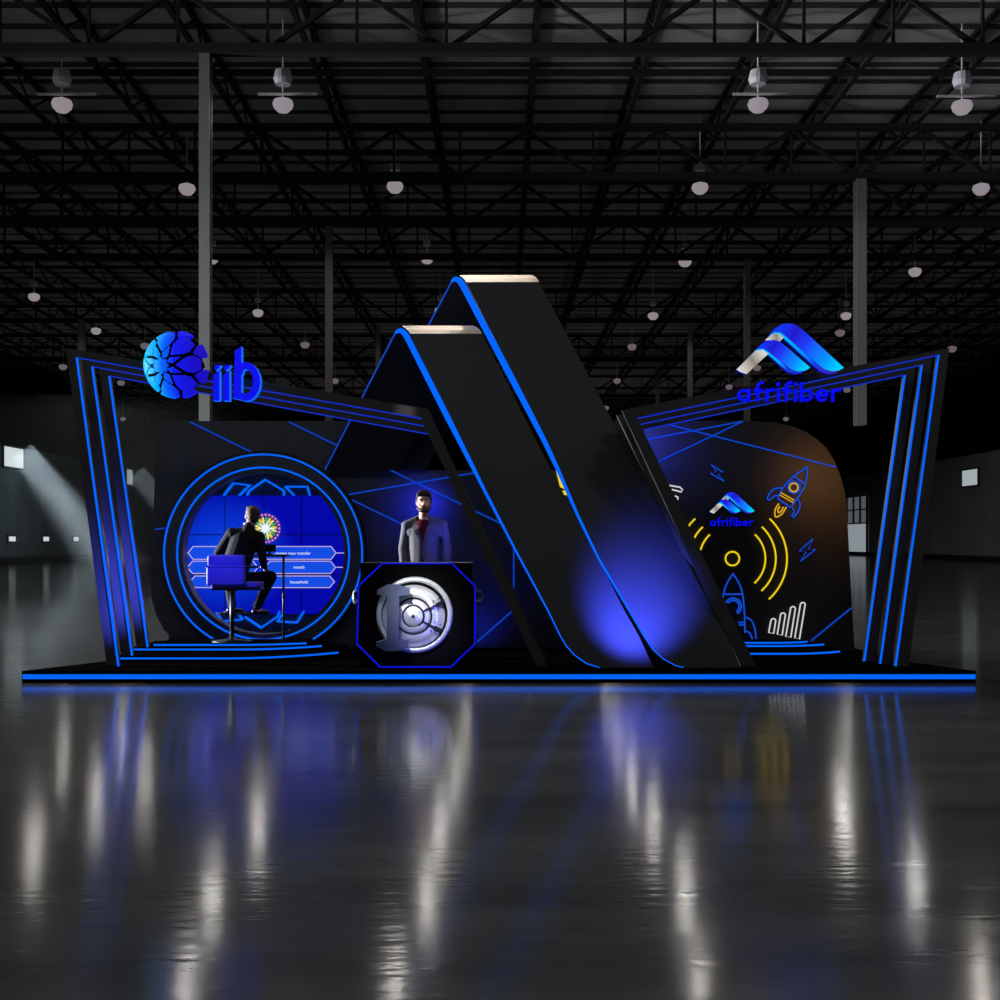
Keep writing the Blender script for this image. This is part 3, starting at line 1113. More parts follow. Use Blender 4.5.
# ------------------------------------------------ ribbons
def ribbon(zr, Yr, lab, left, right, cap, back, taper):
    """front leg polygon in picture positions on a leaning plane, folded cap, back leg"""
    k = (zr - PZ) / (Yr - 12.3)

    def pl(x, y, off=0.0):
        a = (y - CY) / F
        Y = (H - PZ + k * 12.3) / (k + a)
        p = P(x, y, Y)
        p.y += off
        return p
    base = pl((left[-1][0] + right[0][0]) / 2, left[-1][1])
    t = thing('ribbon_tower', (base.x, base.y, PZ), lab, 'tower')
    MB().prism([pl(*q) for q in left + right], (0, .1, 0)).build('front_leg', M['ribbon'], t)
    # light strip: outside the left edge, tapering downwards
    n = len(left)
    lb = MB()
    def wid(y):
        for (ya, wa_), (yb, wb_) in zip(taper, taper[1:]):
            if y <= yb:
                return wa_ + (wb_ - wa_) * max(0, y - ya) / (yb - ya)
        return taper[-1][1]
    edge = [(left[0][0] + dx, left[0][1] + dy, w_) for dx, dy, w_ in ((-14.6, -.6, 1.5), (-12.6, -2.9, 3.2), (-10.2, -3.4, 4.5), (-6.8, -2, 6), (-3.6, 2.2, 6.4))]
    edge += [(x - wid(y) / 2, y, wid(y)) for x, y in left[1:]]
    tv = [Vector((a[0], a[1], 0)) for a in edge]
    L_, R_ = [], []
    for i_ in range(len(edge)):
        d = (tv[min(i_ + 1, len(tv) - 1)] - tv[max(i_ - 1, 0)]).normalized()
        nrm = Vector((-d.y, d.x, 0)) * edge[i_][2] * .45
        L_.append(tv[i_] + nrm)
        R_.append(tv[i_] - nrm)
    fr = [(lb.bm.verts.new(pl(a.x, a.y, -.004)), lb.bm.verts.new(pl(b.x, b.y, -.004))) for a, b in zip(L_, R_)]
    bk = [(lb.bm.verts.new(a.co + Vector((0, .05, 0))), lb.bm.verts.new(b.co + Vector((0, .05, 0)))) for a, b in fr]
    for (a, b), (c_, d_), (e, f), (g, h_) in zip(fr, fr[1:], bk, bk[1:]):
        for q in ((a, b, d_, c_), (e, g, h_, f), (a, c_, g, e), (b, f, h_, d_)):
            lb.bm.faces.new(q)
    for fa, ba in ((fr[0], bk[0]), (fr[-1], bk[-1])):
        lb.bm.faces.new((fa[0], fa[1], ba[1], ba[0]))
    lb.build('light_strip', M['led'], t)
    # fold: pale cap
    w = right[-1][0] - left[0][0]
    prof = [pl(*left[0])] + [P(x, y, Yr + o) for (x, y), o in zip(cap, (.05, .16, .3))]
    cb = MB()
    for a, b in zip(prof[:-1], prof[1:]):
        dx = Vector((w / F * Yr, 0, 0))
        cb.prism([a, a + dx, b + dx, b], (0, .05, 0))
    cb.build('fold_cap', M['wood'], t)
    # back leg
    (x0, y0, Y0), (x1, y1, Y1) = back
    wl_, wl2 = w / F * Y0, w / F * Y1
    a, b = P(x0, y0, Y0), P(x1, y1, Y1)
    MB().prism([a, a + Vector((wl_, 0, 0)), b + Vector((wl2, 0, 0)), b], (0, .06, 0)).build('back_leg', M['ribbon_in'], t)
    MB().tube([a + Vector((0, -.01, 0)), b + Vector((0, -.01, 0))], .008).build('edge_light', M['led_dim'], t)
    return t


zr1 = P(0, 282, 13.8).z
ribbon(zr1, 13.8, 'taller folded black ribbon tower, blue edge light and pale top', [(466, 282), (512.4, 372.7), (546.5, 440), (560, 469.5), (579, 515), (600, 559), (628.5, 608), (645, 636.5), (654, 650), (664, 659), (676, 665.5), (684, 667.5)],
       [(741, 667.5), (730, 643), (622.5, 440), (539, 282)], [(464.5, 278.5), (462, 276), (460, 275)], ((453, 279.5, 14.1), (352, 470, 14.56)), [(282, 6.6), (372, 6.8), (440, 5), (470, 4), (512, 2.8), (584, 1.8), (640, 1.1), (668, .9)])
zr2 = P(0, 333.6, 13.55).z
ribbon(zr2, 13.55, 'shorter folded black ribbon tower in front, blue edge light and pale top', [(410, 333.6), (450, 416), (472, 461), (486, 490), (516, 549), (549, 611), (561, 636), (567, 646), (575, 655), (587, 663.5), (600, 667.5)],
       [(653.5, 667.5), (638.4, 635), (623, 608), (611, 584), (557.5, 482), (482, 333.6)], [(408, 329.8), (405, 326.8), (402.5, 325.6)], ((397, 330, 13.87), (325, 470, 14.5)), [(333, 6.6), (430, 6.2), (470, 4), (500, 3), (560, 2.2), (640, 1.3), (668, 1)])

# ------------------------------------------------ signs on the portal beams
YI = 12.35


def ci(x, y):
    return (130 + x / 6.667, 320 + y / 6.667)


sg = thing('emblem_sign', P(*ci(480, 540), YI), 'blue backlit sign with a tiled globe and three letters on the left portal beam', 'sign')
GC = P(178.6, 365.2, 12.39)
GR = 33.9 / F * 12.39
# the rosette dome is turned a little to the left and downwards
GA = R(16.5)
ax = Vector((-math.sin(GA), -math.cos(GA), -.15)).normalized()
ux = Vector((math.cos(GA), -math.sin(GA), 0))
uz = ux.cross(ax).normalized()
if uz.z < 0:
    uz = -uz
gmat = glow_ramp('globe tile', (1, 0, 0), GC.x - P(*ci(480, 540), YI).x - GR, GC.x - P(*ci(480, 540), YI).x + GR,
                 [(0, rgb(0, 205, 255)), (.27, rgb(0, 168, 255)), (.4, rgb(10, 100, 255)), (.56, rgb(20, 28, 240)), (.85, rgb(26, 14, 190))])


def sph(th, ph):
    th, ph = R(th), R(ph)
    d = ax * math.cos(th) + (ux * math.cos(ph) + uz * math.sin(ph)) * math.sin(th)
    return d


globe = MB().lathe(GC, ax, [(0, GR * .92)] + [(GR * .92 * math.sin(R(a)), GR * .92 * math.cos(R(a))) for a in range(8, 81, 8)], 40).build('globe_core', M['deck'], sg, smooth=True)


def tile(polar):
    """curved tile from (theta, phi) outline, subdivided onto the sphere"""
    d = [sph(*q) for q in polar]
    b = MB()
    c = sum(d, Vector()) / len(d)
    c.normalize()
    n = len(d)
    out_, inn = [], []
    loops = []
    for lv in (1.0, .66, .33):
        ring = []
        for k in range(n):
            for s_ in range(4):
                v = d[k].lerp(d[(k + 1) % n], s_ / 4)
                v = c.lerp(v, lv)
                v.normalize()
                ring.append(b.bm.verts.new(GC + v * GR))
        loops.append(ring)
    cv = b.bm.verts.new(GC + c * GR)
    m_ = len(loops[0])
    for A, B in zip(loops, loops[1:]):
        for k in range(m_):
            b.bm.faces.new([A[k], A[(k + 1) % m_], B[(k + 1) % m_], B[k]])
    for k in range(m_):
        b.bm.faces.new([loops[-1][k], loops[-1][(k + 1) % m_], cv])
    low = [b.bm.verts.new(GC + (v.co - GC) * .9) for v in loops[0]]
    for k in range(m_):
        b.bm.faces.new([loops[0][k], low[k], low[(k + 1) % m_], loops[0][(k + 1) % m_]])
    b.build('globe_tile', gmat, globe)


tile([(14.5 if k % 2 == 0 else 10.5, 22.5 * k) for k in range(16)])
for k in range(8):
    a = 45 * k
    tile([(26, a), (44, a - 17), (57, a - 17.5), (72, a - 9), (72, a + 9), (57, a + 17.5), (44, a + 17)])
    b_ = a + 22.5
    tile([(13.6, b_), (21, b_ - 14.5), (37, b_), (21, b_ + 14.5)])
    tile([(64, b_ - 2), (77, b_ - 11), (92, b_ - 12), (92, b_ + 12), (77, b_ + 11), (64, b_ + 2)])

LB = [M['sign_blue'], M['sign_side']]
for sh in (0, 66):
    l = MB().prism([P(*ci(x + sh, y), YI - .06) for x, y in ((556, 368), (596, 336), (596, 538), (553, 538))], (0, .1, 0), side=1).build('letter', LB, sg)
    MB().prism([P(*ci(x + sh, y), YI - .06) for x, y in ((561, 322), (567, 300), (606, 300), (584, 330), (570, 336))], (0, .1, 0), side=1).build('letter_dot', LB, l)
b_ = MB()
b_.prism([P(*ci(x, y), YI - .06) for x, y in ((699, 206), (742, 176), (742, 532), (690, 520))], (0, .1, 0), side=1)
bowl = [(715, 500)] + [(772 + 72 * math.cos(R(a)), 410 - 106 * math.sin(R(a))) for a in range(-105, 121, 15)] + [(724, 360)]
b_.band([P(*ci(x, y), YI - .059) for x, y in bowl], .072, (0, .1, 0), side=1)
b_.build('letter', LB, sg)
MB().tube([P(*ci(470, 250), YI + .05), P(*ci(495, 310), YI + .05), P(*ci(480, 330), YI + .05)], .012).build('mounting_bracket', M['plastic'], sg)
for x in (575, 642, 720):
    MB().bar(P(*ci(x, 500), YI + .04), P(*ci(x, 500), YI + .1), .03).build('mounting_bracket', M['plastic'], sg)

# logo sign on the right portal
LET = {
    'a': ([('arc', .47, .47, .36, 0, 360), ('line', .83, 0, .83, .95)], 1.17),
    'f': ([('arc', .62, 1.08, .34, 80, 180), ('line', .28, 1.08, .28, 0), ('line', 0.02, .82, .66, .82)], .78),
    'r': ([('line', .14, 0, .14, .95), ('arc', .52, .5, .38, 60, 180)], .80),
    'i': ([('line', .14, 0, .14, .95), ('line', .14, 1.18, .14, 1.42)], .42),
    'b': ([('line', .12, 0, .12, 1.42), ('arc', .5, .47, .36, 0, 360)], 1.12),
    'e': ([('arc', .47, .47, .36, 0, 318), ('line', .14, .47, .86, .47)], 1.08)}


def word(t, text, x0, base, hx, wx, Y, depth, mats, name='letter', stroke=.25):
    x = x0
    for ch in text:
        strokes, adv = LET[ch]
        b = MB()
        for s_ in strokes:
            if s_[0] == 'line':
                q = [(s_[1], s_[2]), (s_[3], s_[4])]
            else:
                n = 24
                q = [(s_[1] + s_[3] * math.cos(R(s_[4] + (s_[5] - s_[4]) * k / n)), s_[2] + s_[3] * math.sin(R(s_[4] + (s_[5] - s_[4]) * k / n))) for k in range(n + 1)]
            b.band([P(x + u * wx, base - v * hx, Y - depth) for u, v in q], stroke * hx / F * Y, (0, depth, 0), side=1)
        b.build(name, mats, t)
        x += adv * wx


def logo(t, f, Y, depth):
    """folded peak logo; f maps sign coordinates to picture positions"""
    loc = t.location

    def ramp(nm, stops, a, b):
        pa, pb = P(*f(*a), Y) - loc, P(*f(*b), Y) - loc
        d = pb - pa
        return glow_ramp(nm, tuple(d), pa.dot(d), pb.dot(d), stops)
    blue = [(0, rgb(10, 60, 255)), (.25, rgb(34, 26, 205)), (.45, rgb(30, 60, 250)), (.75, rgb(8, 140, 255)), (1, rgb(0, 214, 255))]
    grey = [(0, rgb(226, 220, 212)), (.5, rgb(140, 134, 126)), (1, rgb(236, 232, 224))]
    sd = M['sign_text_side']

    def part(nm, pts, m, dy=0.0, dp=depth):
        MB().prism([P(*f(*q), Y - dy - dp) for q in pts], (0, dp, 0), side=1).build(nm, [m, sd], t)
    part('lower_grey_bar', [(118, 425), (148, 444), (190, 458), (225, 425), (345, 312), (300, 280), (258, 285)], ramp('logo grey', grey, (118, 440), (320, 290)))
    part('upper_grey_bar', [(320, 217), (372, 172), (400, 166), (435, 172), (457, 195), (428, 224), (380, 214)], ramp('logo grey upper', grey, (320, 217), (460, 190)))
    part('small_ribbon', [(250, 290), (300, 240), (340, 219), (385, 212), (430, 226), (470, 258), (645, 412), (610, 432), (560, 440), (510, 425), (470, 396), (345, 296), (312, 276), (280, 276)],
         ramp('logo ribbon small', blue, (270, 250), (600, 440)), .01)
    part('small_ribbon_edge', [(250, 290), (280, 270), (312, 268), (345, 288), (480, 412), (520, 432), (560, 440), (610, 432), (580, 454), (530, 458), (480, 440), (335, 310), (310, 292), (280, 288)],
         ramp('logo ribbon edge', [(0, rgb(0, 190, 255)), (.5, rgb(6, 160, 255)), (.7, rgb(26, 60, 235)), (1, rgb(38, 34, 190))], (270, 290), (560, 460)), .016, depth * .8)
    part('large_ribbon', [(350, 184), (400, 126), (440, 103), (490, 95), (540, 105), (590, 140), (885, 412), (850, 432), (800, 438), (750, 425), (710, 396), (470, 186), (435, 160), (395, 156)],
         ramp('logo ribbon large', blue, (390, 120), (840, 440)), .01)
    part('large_ribbon_edge', [(350, 184), (388, 150), (430, 152), (470, 178), (720, 408), (760, 430), (800, 438), (850, 432), (830, 450), (780, 460), (720, 440), (680, 410), (460, 208), (430, 176), (390, 170)],
         ramp('logo ribbon edge large', [(0, rgb(0, 190, 255)), (.5, rgb(6, 140, 255)), (.7, rgb(24, 60, 235)), (1, rgb(60, 30, 170))], (370, 170), (800, 460)), .016, depth * .8)


def cs(x, y):
    return (720 + x / 7.143, 310 + y / 7.143)


YL = 12.3
t = thing('logo_sign', P(790, 402, YL), 'large blue and silver folded peak logo sign over a blue word, right portal beam', 'sign')
logo(t, cs, YL, .08)
word(t, 'afrifiber', 737.4, 401.6, 13.6, 14.25, YL, .05, [M['sign_text'], M['sign_text_side']], stroke=.2)
for x, y in ((760, 388), (800, 381), (838, 374)):
    MB().bar(P(x, y, YL), P(x, y, YL + .12), .025).build('mounting_bracket', M['plastic'], t)


def cw(x, y):
    u, v = (x - 118) / (885 - 118), (y - 95) / (460 - 95)
    return (709.7 + u * 45, 492.2 + v * 21.5)


t = thing('logo_sign', P(732, 526, YP), 'small blue and silver folded peak logo with a blue word on the right wall', 'sign')
logo(t, cw, YP - .005, .02)
word(t, 'afrifiber', 710.0, 526.0, 5.7, 5.95, YP - .005, .02, [M['sign_text'], M['sign_text_side']], stroke=.21)

# ------------------------------------------------ reception counter with the vault wheel
YC = 12.3
ct = thing('reception_counter', (-.87, YC, PZ), 'black octagonal counter with violet outline and round steel vault door front', 'counter')
zt = P(0, 563, YC).z
bz = py_of(PZ, YC)
octo = [(380, bz), (357, 644), (358.5, 586), (382, 563.5), (452, 563.5), (475, 586), (474.7, 644), (451, bz)]
MB().prism([P(*q, YC) for q in octo], (0, .06, 0)).build('front_panel', M['gloss'], ct)
MB().box((-1.44, YC + .06, PZ), (-.285, YC + .66, zt)).build('body', M['gloss'], ct)
MB().band([P(x, y - (.8 if y > 660 else 0), YC - .01) for x, y in octo], .014, (0, .01, 0), closed=True).build('light_outline', M['led_violet'], ct)
for x0, x1 in ((350, 356), (475.5, 479.5)):
    b = MB()
    p = P(x0, 591, YC + .3)
    q = P(x1, 602, YC + .3)
    hx = -1.445 if x0 < 400 else -.28
    s_ = -1 if x0 < 400 else 1
    b.tube([(hx, YC + .2, p.z), (hx + s_ * .07, YC + .22, p.z - .005), (hx + s_ * .085, YC + .28, (p.z + q.z) / 2), (hx + s_ * .07, YC + .22, q.z + .005), (hx, YC + .2, q.z)], .022, 8)
    b.build('side_handle', M['steel_grey'], ct, smooth=True)


def ck(x, y):
    return (350 + x / 7.143, 555 + y / 7.143)


vc = P(*ck(462, 428), YC)
k_ = YC / F / 7.143
wh = thing('vault_wheel', vc, 'round polished steel vault door mounted on the black counter front', 'vault door')
Nn = (0, -1, 0)
MB().lathe(vc, Nn, [(270 * k_, .0), (274 * k_, .02), (262 * k_, .05), (240 * k_, .055), (236 * k_, .04), (236 * k_, 0)], 64, caps=False).build('rim', M['steel'], wh, smooth=True)
MB().lathe(vc, Nn, [(236 * k_, .004), (0, .004)], 64, caps=False).build('gap_ring', M['plastic'], wh)
dc = P(*ck(455, 436), YC)


def disc_material():
    """circular brushed steel: fine radial streaks in the anisotropic finish"""
    m = mat('lathe turned steel', rgb(222, 224, 230), .3, metal=.6)
    b = m.node_tree.nodes['Principled BSDF']
    b.inputs['Anisotropic'].default_value = .75
    tg = m.node_tree.nodes.new('ShaderNodeTangent')
    tg.direction_type = 'RADIAL'
    tg.axis = 'Y'
    m.node_tree.links.new(tg.outputs[0], b.inputs['Tangent'])
    return m


turned = disc_material()
MB().lathe(dc, Nn, [(224 * k_, .006), (222 * k_, .03), (135 * k_, .04)], 64, caps=False).build('outer_disc', turned, wh, smooth=True)
MB().lathe(dc, Nn, [(135 * k_, .0405), (126 * k_, .030), (118 * k_, .0405)], 48, caps=False).build('groove', M['plastic'], wh)
MB().lathe(dc, Nn, [(122 * k_, .035), (118 * k_, .046), (82 * k_, .052)], 48, caps=False).build('middle_disc', turned, wh, smooth=True)
MB().lathe(dc, Nn, [(83 * k_, .05), (76 * k_, .045), (68 * k_, .053)], 48, caps=False).build('groove', M['plastic'], wh)
MB().lathe(dc, Nn, [(72 * k_, .048), (66 * k_, .056), (10 * k_, .07)], 48, caps=False).build('hub', turned, wh, smooth=True)
MB().ball(dc + Vector((0, -.07, 0)), .018, 12, 8).build('hub_pin', M['plastic'], wh)
for a0, a1 in (((520, 402), (672, 332)), ((520, 474), (655, 542))):
    p, q = P(*ck(*a0), YC - .056), P(*ck(*a1), YC - .05)
    bolt = MB().bar(p, q, .016).build('locking_bolt', M['plastic'], wh)
    d = (q - p).normalized()
    MB().bar(q - d * .085, q, .036).build('bolt_head', M['plastic'], bolt)
    e = MB()
    sdv = d.cross(Vector((0, 1, 0)))
    for u in (-.1, -.04):
        for v in (-.05, .05):
            e.lathe(q + d * u + sdv * v + Vector((0, .004, 0)), Nn, [(0, .004), (.008, .004), (.008, -.004)], 10)
    e.build('rivet', M['plastic'], bolt)
# the serifed numeral bar in front of the wheel
nb = thing('numeral_bar', P(*ck(302, 690), YC - .1), 'grey metal serifed bar standing upright on the left of the vault wheel', 'emblem')
ipts = [(262, 212), (345, 210), (360, 220), (428, 240), (428, 284), (350, 292), (345, 605), (368, 602), (416, 612), (416, 660), (345, 686), (258, 686), (187, 652), (187, 625), (262, 600), (264, 290), (192, 282), (192, 250)]
MB().prism([P(*ck(*q), YC - .16) for q in ipts], (0, .07, 0)).build('bar', M['steel_grey'], nb)
MB().bar(P(*ck(302, 300), YC - .09), P(*ck(302, 300), YC - .02), .05).build('standoff', M['plastic'], nb)
MB().bar(P(*ck(302, 560), YC - .09), P(*ck(302, 560), YC - .02), .05).build('standoff', M['plastic'], nb)

# ------------------------------------------------ bar stool and table
SZ = .25
sY = 13.92
base = P(232, 0, sY)
bs = thing('bar_stool', (base.x, sY, SZ), 'blue box backed bar stool on a black pole, on the round steps', 'stool')
zs = P(0, 586, sY).z
MB().lathe((base.x, sY, SZ), (0, 0, 1), [(.23, 0), (.23, .012), (.06, .03), (.03, .06)], 32).build('base', M['plastic'], bs, smooth=True)
MB().tube([(base.x, sY, SZ + .03), (base.x, sY, zs - .03)], .026, 12).build('pole', M['plastic'], bs, smooth=True)
fz = P(0, 614, sY).z
MB().tube([(base.x, sY, fz), (base.x - .17, sY + .02, fz), (base.x - .17, sY + .22, fz), (base.x + .2, sY + .22, fz), (base.x + .2, sY + .02, fz), (base.x, sY, fz)], .013, 8).build('footrest', M['plastic'], bs, smooth=True)
xa, xb = P(207.5, 0, 13.72).x, P(244.4, 0, 13.72).x
ztop, zbot, zmid = P(0, 555, 13.72).z, P(0, 585.5, 13.72).z, P(0, 566.5, 13.72).z


def rounded_box(lo, hi, r, name, m, parent):
    b = MB().box(lo, hi)
    bmesh.ops.remove_doubles(b.bm, verts=b.bm.verts, dist=1e-5)
    bmesh.ops.bevel(b.bm, geom=b.bm.edges[:] + b.bm.verts[:], offset=r, segments=3, affect='EDGES', profile=.5)
    return b.build(name, m, parent, smooth=True)


rounded_box((xa, 13.70, zmid), (xb, 13.78, ztop), .022, 'backrest', M['seat_blue'], bs)
rounded_box((xa - .01, 13.69, zbot), (xb + .005, 13.79, zmid + .005), .025, 'seat_shell', M['seat_blue'], bs)
rounded_box((xa - .02, 13.685, zmid - .012), (xb + .01, 13.795, zmid + .012), .008, 'lip', M['seat_blue'], bs)
rounded_box((xa + .02, 13.78, zs - .02), (xb + .16, 14.08, zs + .05), .022, 'cushion', M['seat_blue'], bs)
MB().box((xa + .03, 13.8, zs - .045), (xb + .17, 14.06, zs - .02)).build('seat_pan', M['plastic'], bs)
rounded_box((xb - .02, 13.74, zmid - .02), (xb + .15, 13.78, zmid + .01), .008, 'armrest', M['plastic'], bs)

tY = 14.02
tx = P(284.5, 0, tY).x
tb = thing('bar_table', (tx - .15, tY, SZ), 'slim black bar table to the right of the seated man', 'table')
ztb = P(0, 554.5, tY).z
x0 = P(229, 0, tY + .14).x
MB().box((x0, tY - .12, ztb - .025), (tx + .035, tY + .16, ztb)).build('tabletop', M['plastic'], tb)
for yy in (tY - .06,):
    MB().tube([(tx, yy, SZ), (tx, yy, ztb - .02)], .014, 10).build('leg', M['plastic'], tb, smooth=True)
MB().tube([(x0 + .03, tY + .14, SZ), (x0 + .03, tY + .14, ztb - .02)], .014, 10).build('leg', M['plastic'], tb, smooth=True)
MB().tube([(tx, tY - .06, P(0, 594, tY).z), (tx, tY - .06, P(0, 598, tY).z)], .021, 10).build('clamp', M['plastic'], tb, smooth=True)
mo = thing('monitor', P(268.5, 554, tY), 'small black monitor standing on the bar table by the seated man', 'monitor')
MB().box((P(264, 0, tY).x, tY + .03, ztb + .03), (P(273.5, 0, tY).x + .02, tY + .05, P(0, 544.5, tY).z)).build('screen', M['plastic'], mo)
MB().box((P(266, 0, tY).x, tY, ztb), (P(272, 0, tY).x, tY + .08, ztb + .012)).build('foot', M['plastic'], mo)
MB().box((P(268, 0, tY).x, tY + .035, ztb + .01), (P(270, 0, tY).x, tY + .05, ztb + .04)).build('neck', M['plastic'], mo)


# ------------------------------------------------ people
def hand(b, w, d, side, curl=.5, s=1.0):
    """palm and five bent fingers; w wrist, d pointing direction, side = thumb side direction"""
    w, d, side = Vector(w), Vector(d).normalized(), Vector(side).normalized()
    n = d.cross(side).normalized()
    c = w + d * .05 * s
    for k in range(5):
        for j in range(3):
            b.ball(w + d * (.015 + .035 * j) * s + side * (-.03 + .015 * k) * s, .0125 * s, 10, 7)
    for k, ln in enumerate((.06, .075, .08, .07)):
        o = w + d * .09 * s + side * (-.03 + .02 * k) * s
        m1 = o + (d * .8 + n * curl * .6).normalized() * ln * .5 * s
        m2 = m1 + (d * .5 + n * curl * 1.2).normalized() * ln * .5 * s
        b.limb(o, m1, .0095 * s, .0088 * s, 5)
        b.limb(m1, m2, .0088 * s, .0075 * s, 5)
    th = w + d * .025 * s + side * .03 * s
    t1 = th + (d * .5 + side * .8 + n * .2).normalized() * .035 * s
    t2 = t1 + (d * .9 + side * .2 + n * .4).normalized() * .035 * s
    b.limb(th, t1, .013 * s, .0105 * s, 5)
    b.limb(t1, t2, .0105 * s, .009 * s, 5)


def head(b, c, fwd, s=1.0):
    """c = centre of the skull, fwd = facing direction"""
    c, f = Vector(c), Vector(fwd).normalized()
    rot = Matrix.Rotation(math.atan2(f.x, -f.y), 4, 'Z')      # local -Y faces forward
    L = lambda x, y, z: c + (rot @ Vector((x, y, z))) * s
    b.ball(L(0, .012, .03), (.077 * s, .095 * s, .09 * s), 20, 14, rot)
    b.ball(L(0, -.02, -.02), (.066 * s, .08 * s, .085 * s), 20, 14, rot)
    b.ball(L(0, -.045, -.075), (.045 * s, .042 * s, .04 * s), 16, 10, rot)
    b.ball(L(0, -.03, -.06), (.056 * s, .055 * s, .045 * s), 16, 10, rot)
    b.limb(L(0, -.095, .012), L(0, -.112, -.022), .009 * s, .014 * s, 4)          # nose
    b.ball(L(-.012, -.1, -.025), .009 * s, 8, 6).ball(L(.012, -.1, -.025), .009 * s, 8, 6)
    b.limb(L(-.045, -.083, .026), L(.045, -.083, .026), .013 * s, .013 * s, 6)    # brow
    for sg_ in (-1, 1):
        b.ball(L(sg_ * .078, .012, -.005), (.012 * s, .02 * s, .032 * s), 10, 8, rot)  # ear
        b.ball(L(sg_ * .042, -.066, -.025), .022 * s, 10, 8)                      # cheek
    return L, rot


# ---- standing man in grey
mY = 13.42
zg = PZ


def q_(x, y, o=0.0):
    return P(x, y, mY) + Vector((0, o, 0))


man = thing('person', (q_(423, 0).x, mY, zg), 'bearded person standing behind the counter in a grey jacket and dark red top', 'person')
cx = q_(423.5, 0).x
b = MB()
HC = q_(424, 502.5) + Vector((0, -.01, .0))
L, rot = head(b, HC, (.03, -1, 0), 1.04)
b.limb(HC + Vector((0, .015, -.06)), q_(423.8, 524), .056, .062, 6)
shz = q_(0, 525.5).z
# torso under the clothes
b.limb((cx - .13, mY, shz - .02), (cx + .14, mY, shz - .02), .06, .06, 8)
b.limb((cx, mY, shz - .05), (cx, mY, shz - .32), .125, .11, 8, (1.1, .82, 1))
b.limb((cx, mY, shz - .32), (cx, mY, shz - .52), .11, .125, 6, (1.1, .82, 1))
arms = []
for sgn, sh_, el, wr in ((-1, q_(407.5, 526), q_(403, 549, .02), q_(404.5, 571, -.04)), (1, q_(442, 525), q_(447, 549, .02), q_(446, 571, -.04))):
    b.limb(sh_, el, .05, .04, 8).limb(el, wr, .04, .028, 8)
    hand(b, wr, (0, -.15, -1), (0, -1, .1), .4)
    arms.append((sh_, el, wr))
legs = []
hz_ = shz - .55
for sgn in (-1, 1):
    hp = Vector((cx + sgn * .09, mY, hz_))
    kn = Vector((cx + sgn * .1, mY - .02, zg + .5))
    an = Vector((cx + sgn * .11, mY + .01, zg + .09))
    b.limb(hp, kn, .085, .055, 8).limb(kn, an, .055, .036, 8)
    b.limb(an + Vector((0, .02, -.055)), an + Vector((sgn * .02, -.15, -.06)), .034, .025, 6)
    legs.append((hp, kn, an))
fuse(b, 'body', M['skin'], man, .009, 4)
# face details
b = MB()
for sgn in (-1, 1):
    b.ball(L(sgn * .031, -.083, .006), .0125, 12, 8)
b.build('eye', M['eye'], man, True)
b = MB()
for sgn in (-1, 1):
    b.ball(L(sgn * .031, -.0935, .006), .0055, 10, 6)
b.build('iris', M['iris'], man, True)
b = MB()
for sgn in (-1, 1):
    b.limb(L(sgn * .016, -.097, .028), L(sgn * .05, -.085, .03), .006, .004, 5)
b.build('eyebrow', M['hair'], man, True)
b = MB()
b.limb(L(-.02, -.094, -.058), L(.02, -.094, -.058), .0065, .0065, 6)
b.build('mouth', M['lip'], man, True)
b = MB()
b.ball(L(0, .02, .045), (.086, .1, .085), 20, 14, rot)
b.limb(L(-.055, -.05, .085), L(.055, -.05, .085), .026, .028, 6)
b.limb(L(-.03, -.03, .11), L(.035, -.03, .112), .026, .026, 6)
for sgn in (-1, 1):
    b.limb(L(sgn * .077, -.02, .05), L(sgn * .076, -.015, -.01), .012, .008, 5)
fuse(b, 'hair', M['hair'], man, .007, 3, cut=lambda c: (rot.inverted() @ (c - HC)).y < -.05 and (rot.inverted() @ (c - HC)).z < .062 and abs((rot.inverted() @ (c - HC)).x) < .068)
b = MB()
for k in range(11):
    a = R(-100 + 20 * k)
    b.ball(L(math.sin(a) * .062, -.025 - math.cos(a) * .055, -.062 - .02 * math.cos(a)), .019, 10, 7)
for k in range(7):
    a = R(-60 + 20 * k)
    b.ball(L(math.sin(a) * .045, -.045 - math.cos(a) * .038, -.092), .02, 10, 7)
b.limb(L(-.024, -.094, -.044), L(.024, -.094, -.044), .0065, .0065, 6)
fuse(b, 'beard', M['hair'], man, .006, 2)
# tee
b = MB()
b.limb((cx, mY - .024, shz - .045), (cx, mY - .006, shz - .34), .118, .118, 8, (1.1, .93, 1))
b.limb(q_(423.8, 526), q_(423.6, 522.5), .066, .06, 4, (1.0, 1.0, .6))
fuse(b, 'shirt', M['tee'], man, .009, 4)
# jacket
b = MB()
for k in range(9):
    t_ = k / 8
    b.limb((cx - .155, mY, shz - .015), (cx + .165, mY, shz - .012), .07, .07, 8, (1, 1.0, .8))
    break
b.limb(q_(414, 532), q_(435, 532), .1, .1, 8, (1, .95, .9))
b.limb(q_(418.5, 518.6, .02), q_(407, 525.5), .045, .068, 6, (1, 1.1, .8)).limb(q_(429, 518.6, .02), q_(442, 524.5), .045, .068, 6, (1, 1.1, .8))
b.limb((cx, mY, shz - .08), (cx, mY, shz - .30), .158, .148, 8, (1.13, .86, 1))
b.limb((cx, mY, shz - .30), (cx, mY, shz - .62), .148, .165, 8, (1.13, .88, 1))
for sh_, el, wr in arms:
    b.limb(sh_, el, .068, .056, 10).limb(el, wr, .056, .044, 10)
vx, vz0, vz1 = cx - .005, q_(0, 542).z, q_(0, 520).z


def vcut(c):
    if c.y > mY - .02:
        return False
    if c.z > vz0:
        return abs(c.x - vx) < .008 + (c.z - vz0) / (vz1 - vz0) * .062
    return abs(c.x - vx) < .004 + max(0, (vz0 - .16 - c.z)) * .25


jk, jb = fuse(b, 'jacket', M['suit_grey'], man, .009, 5, cut=None)
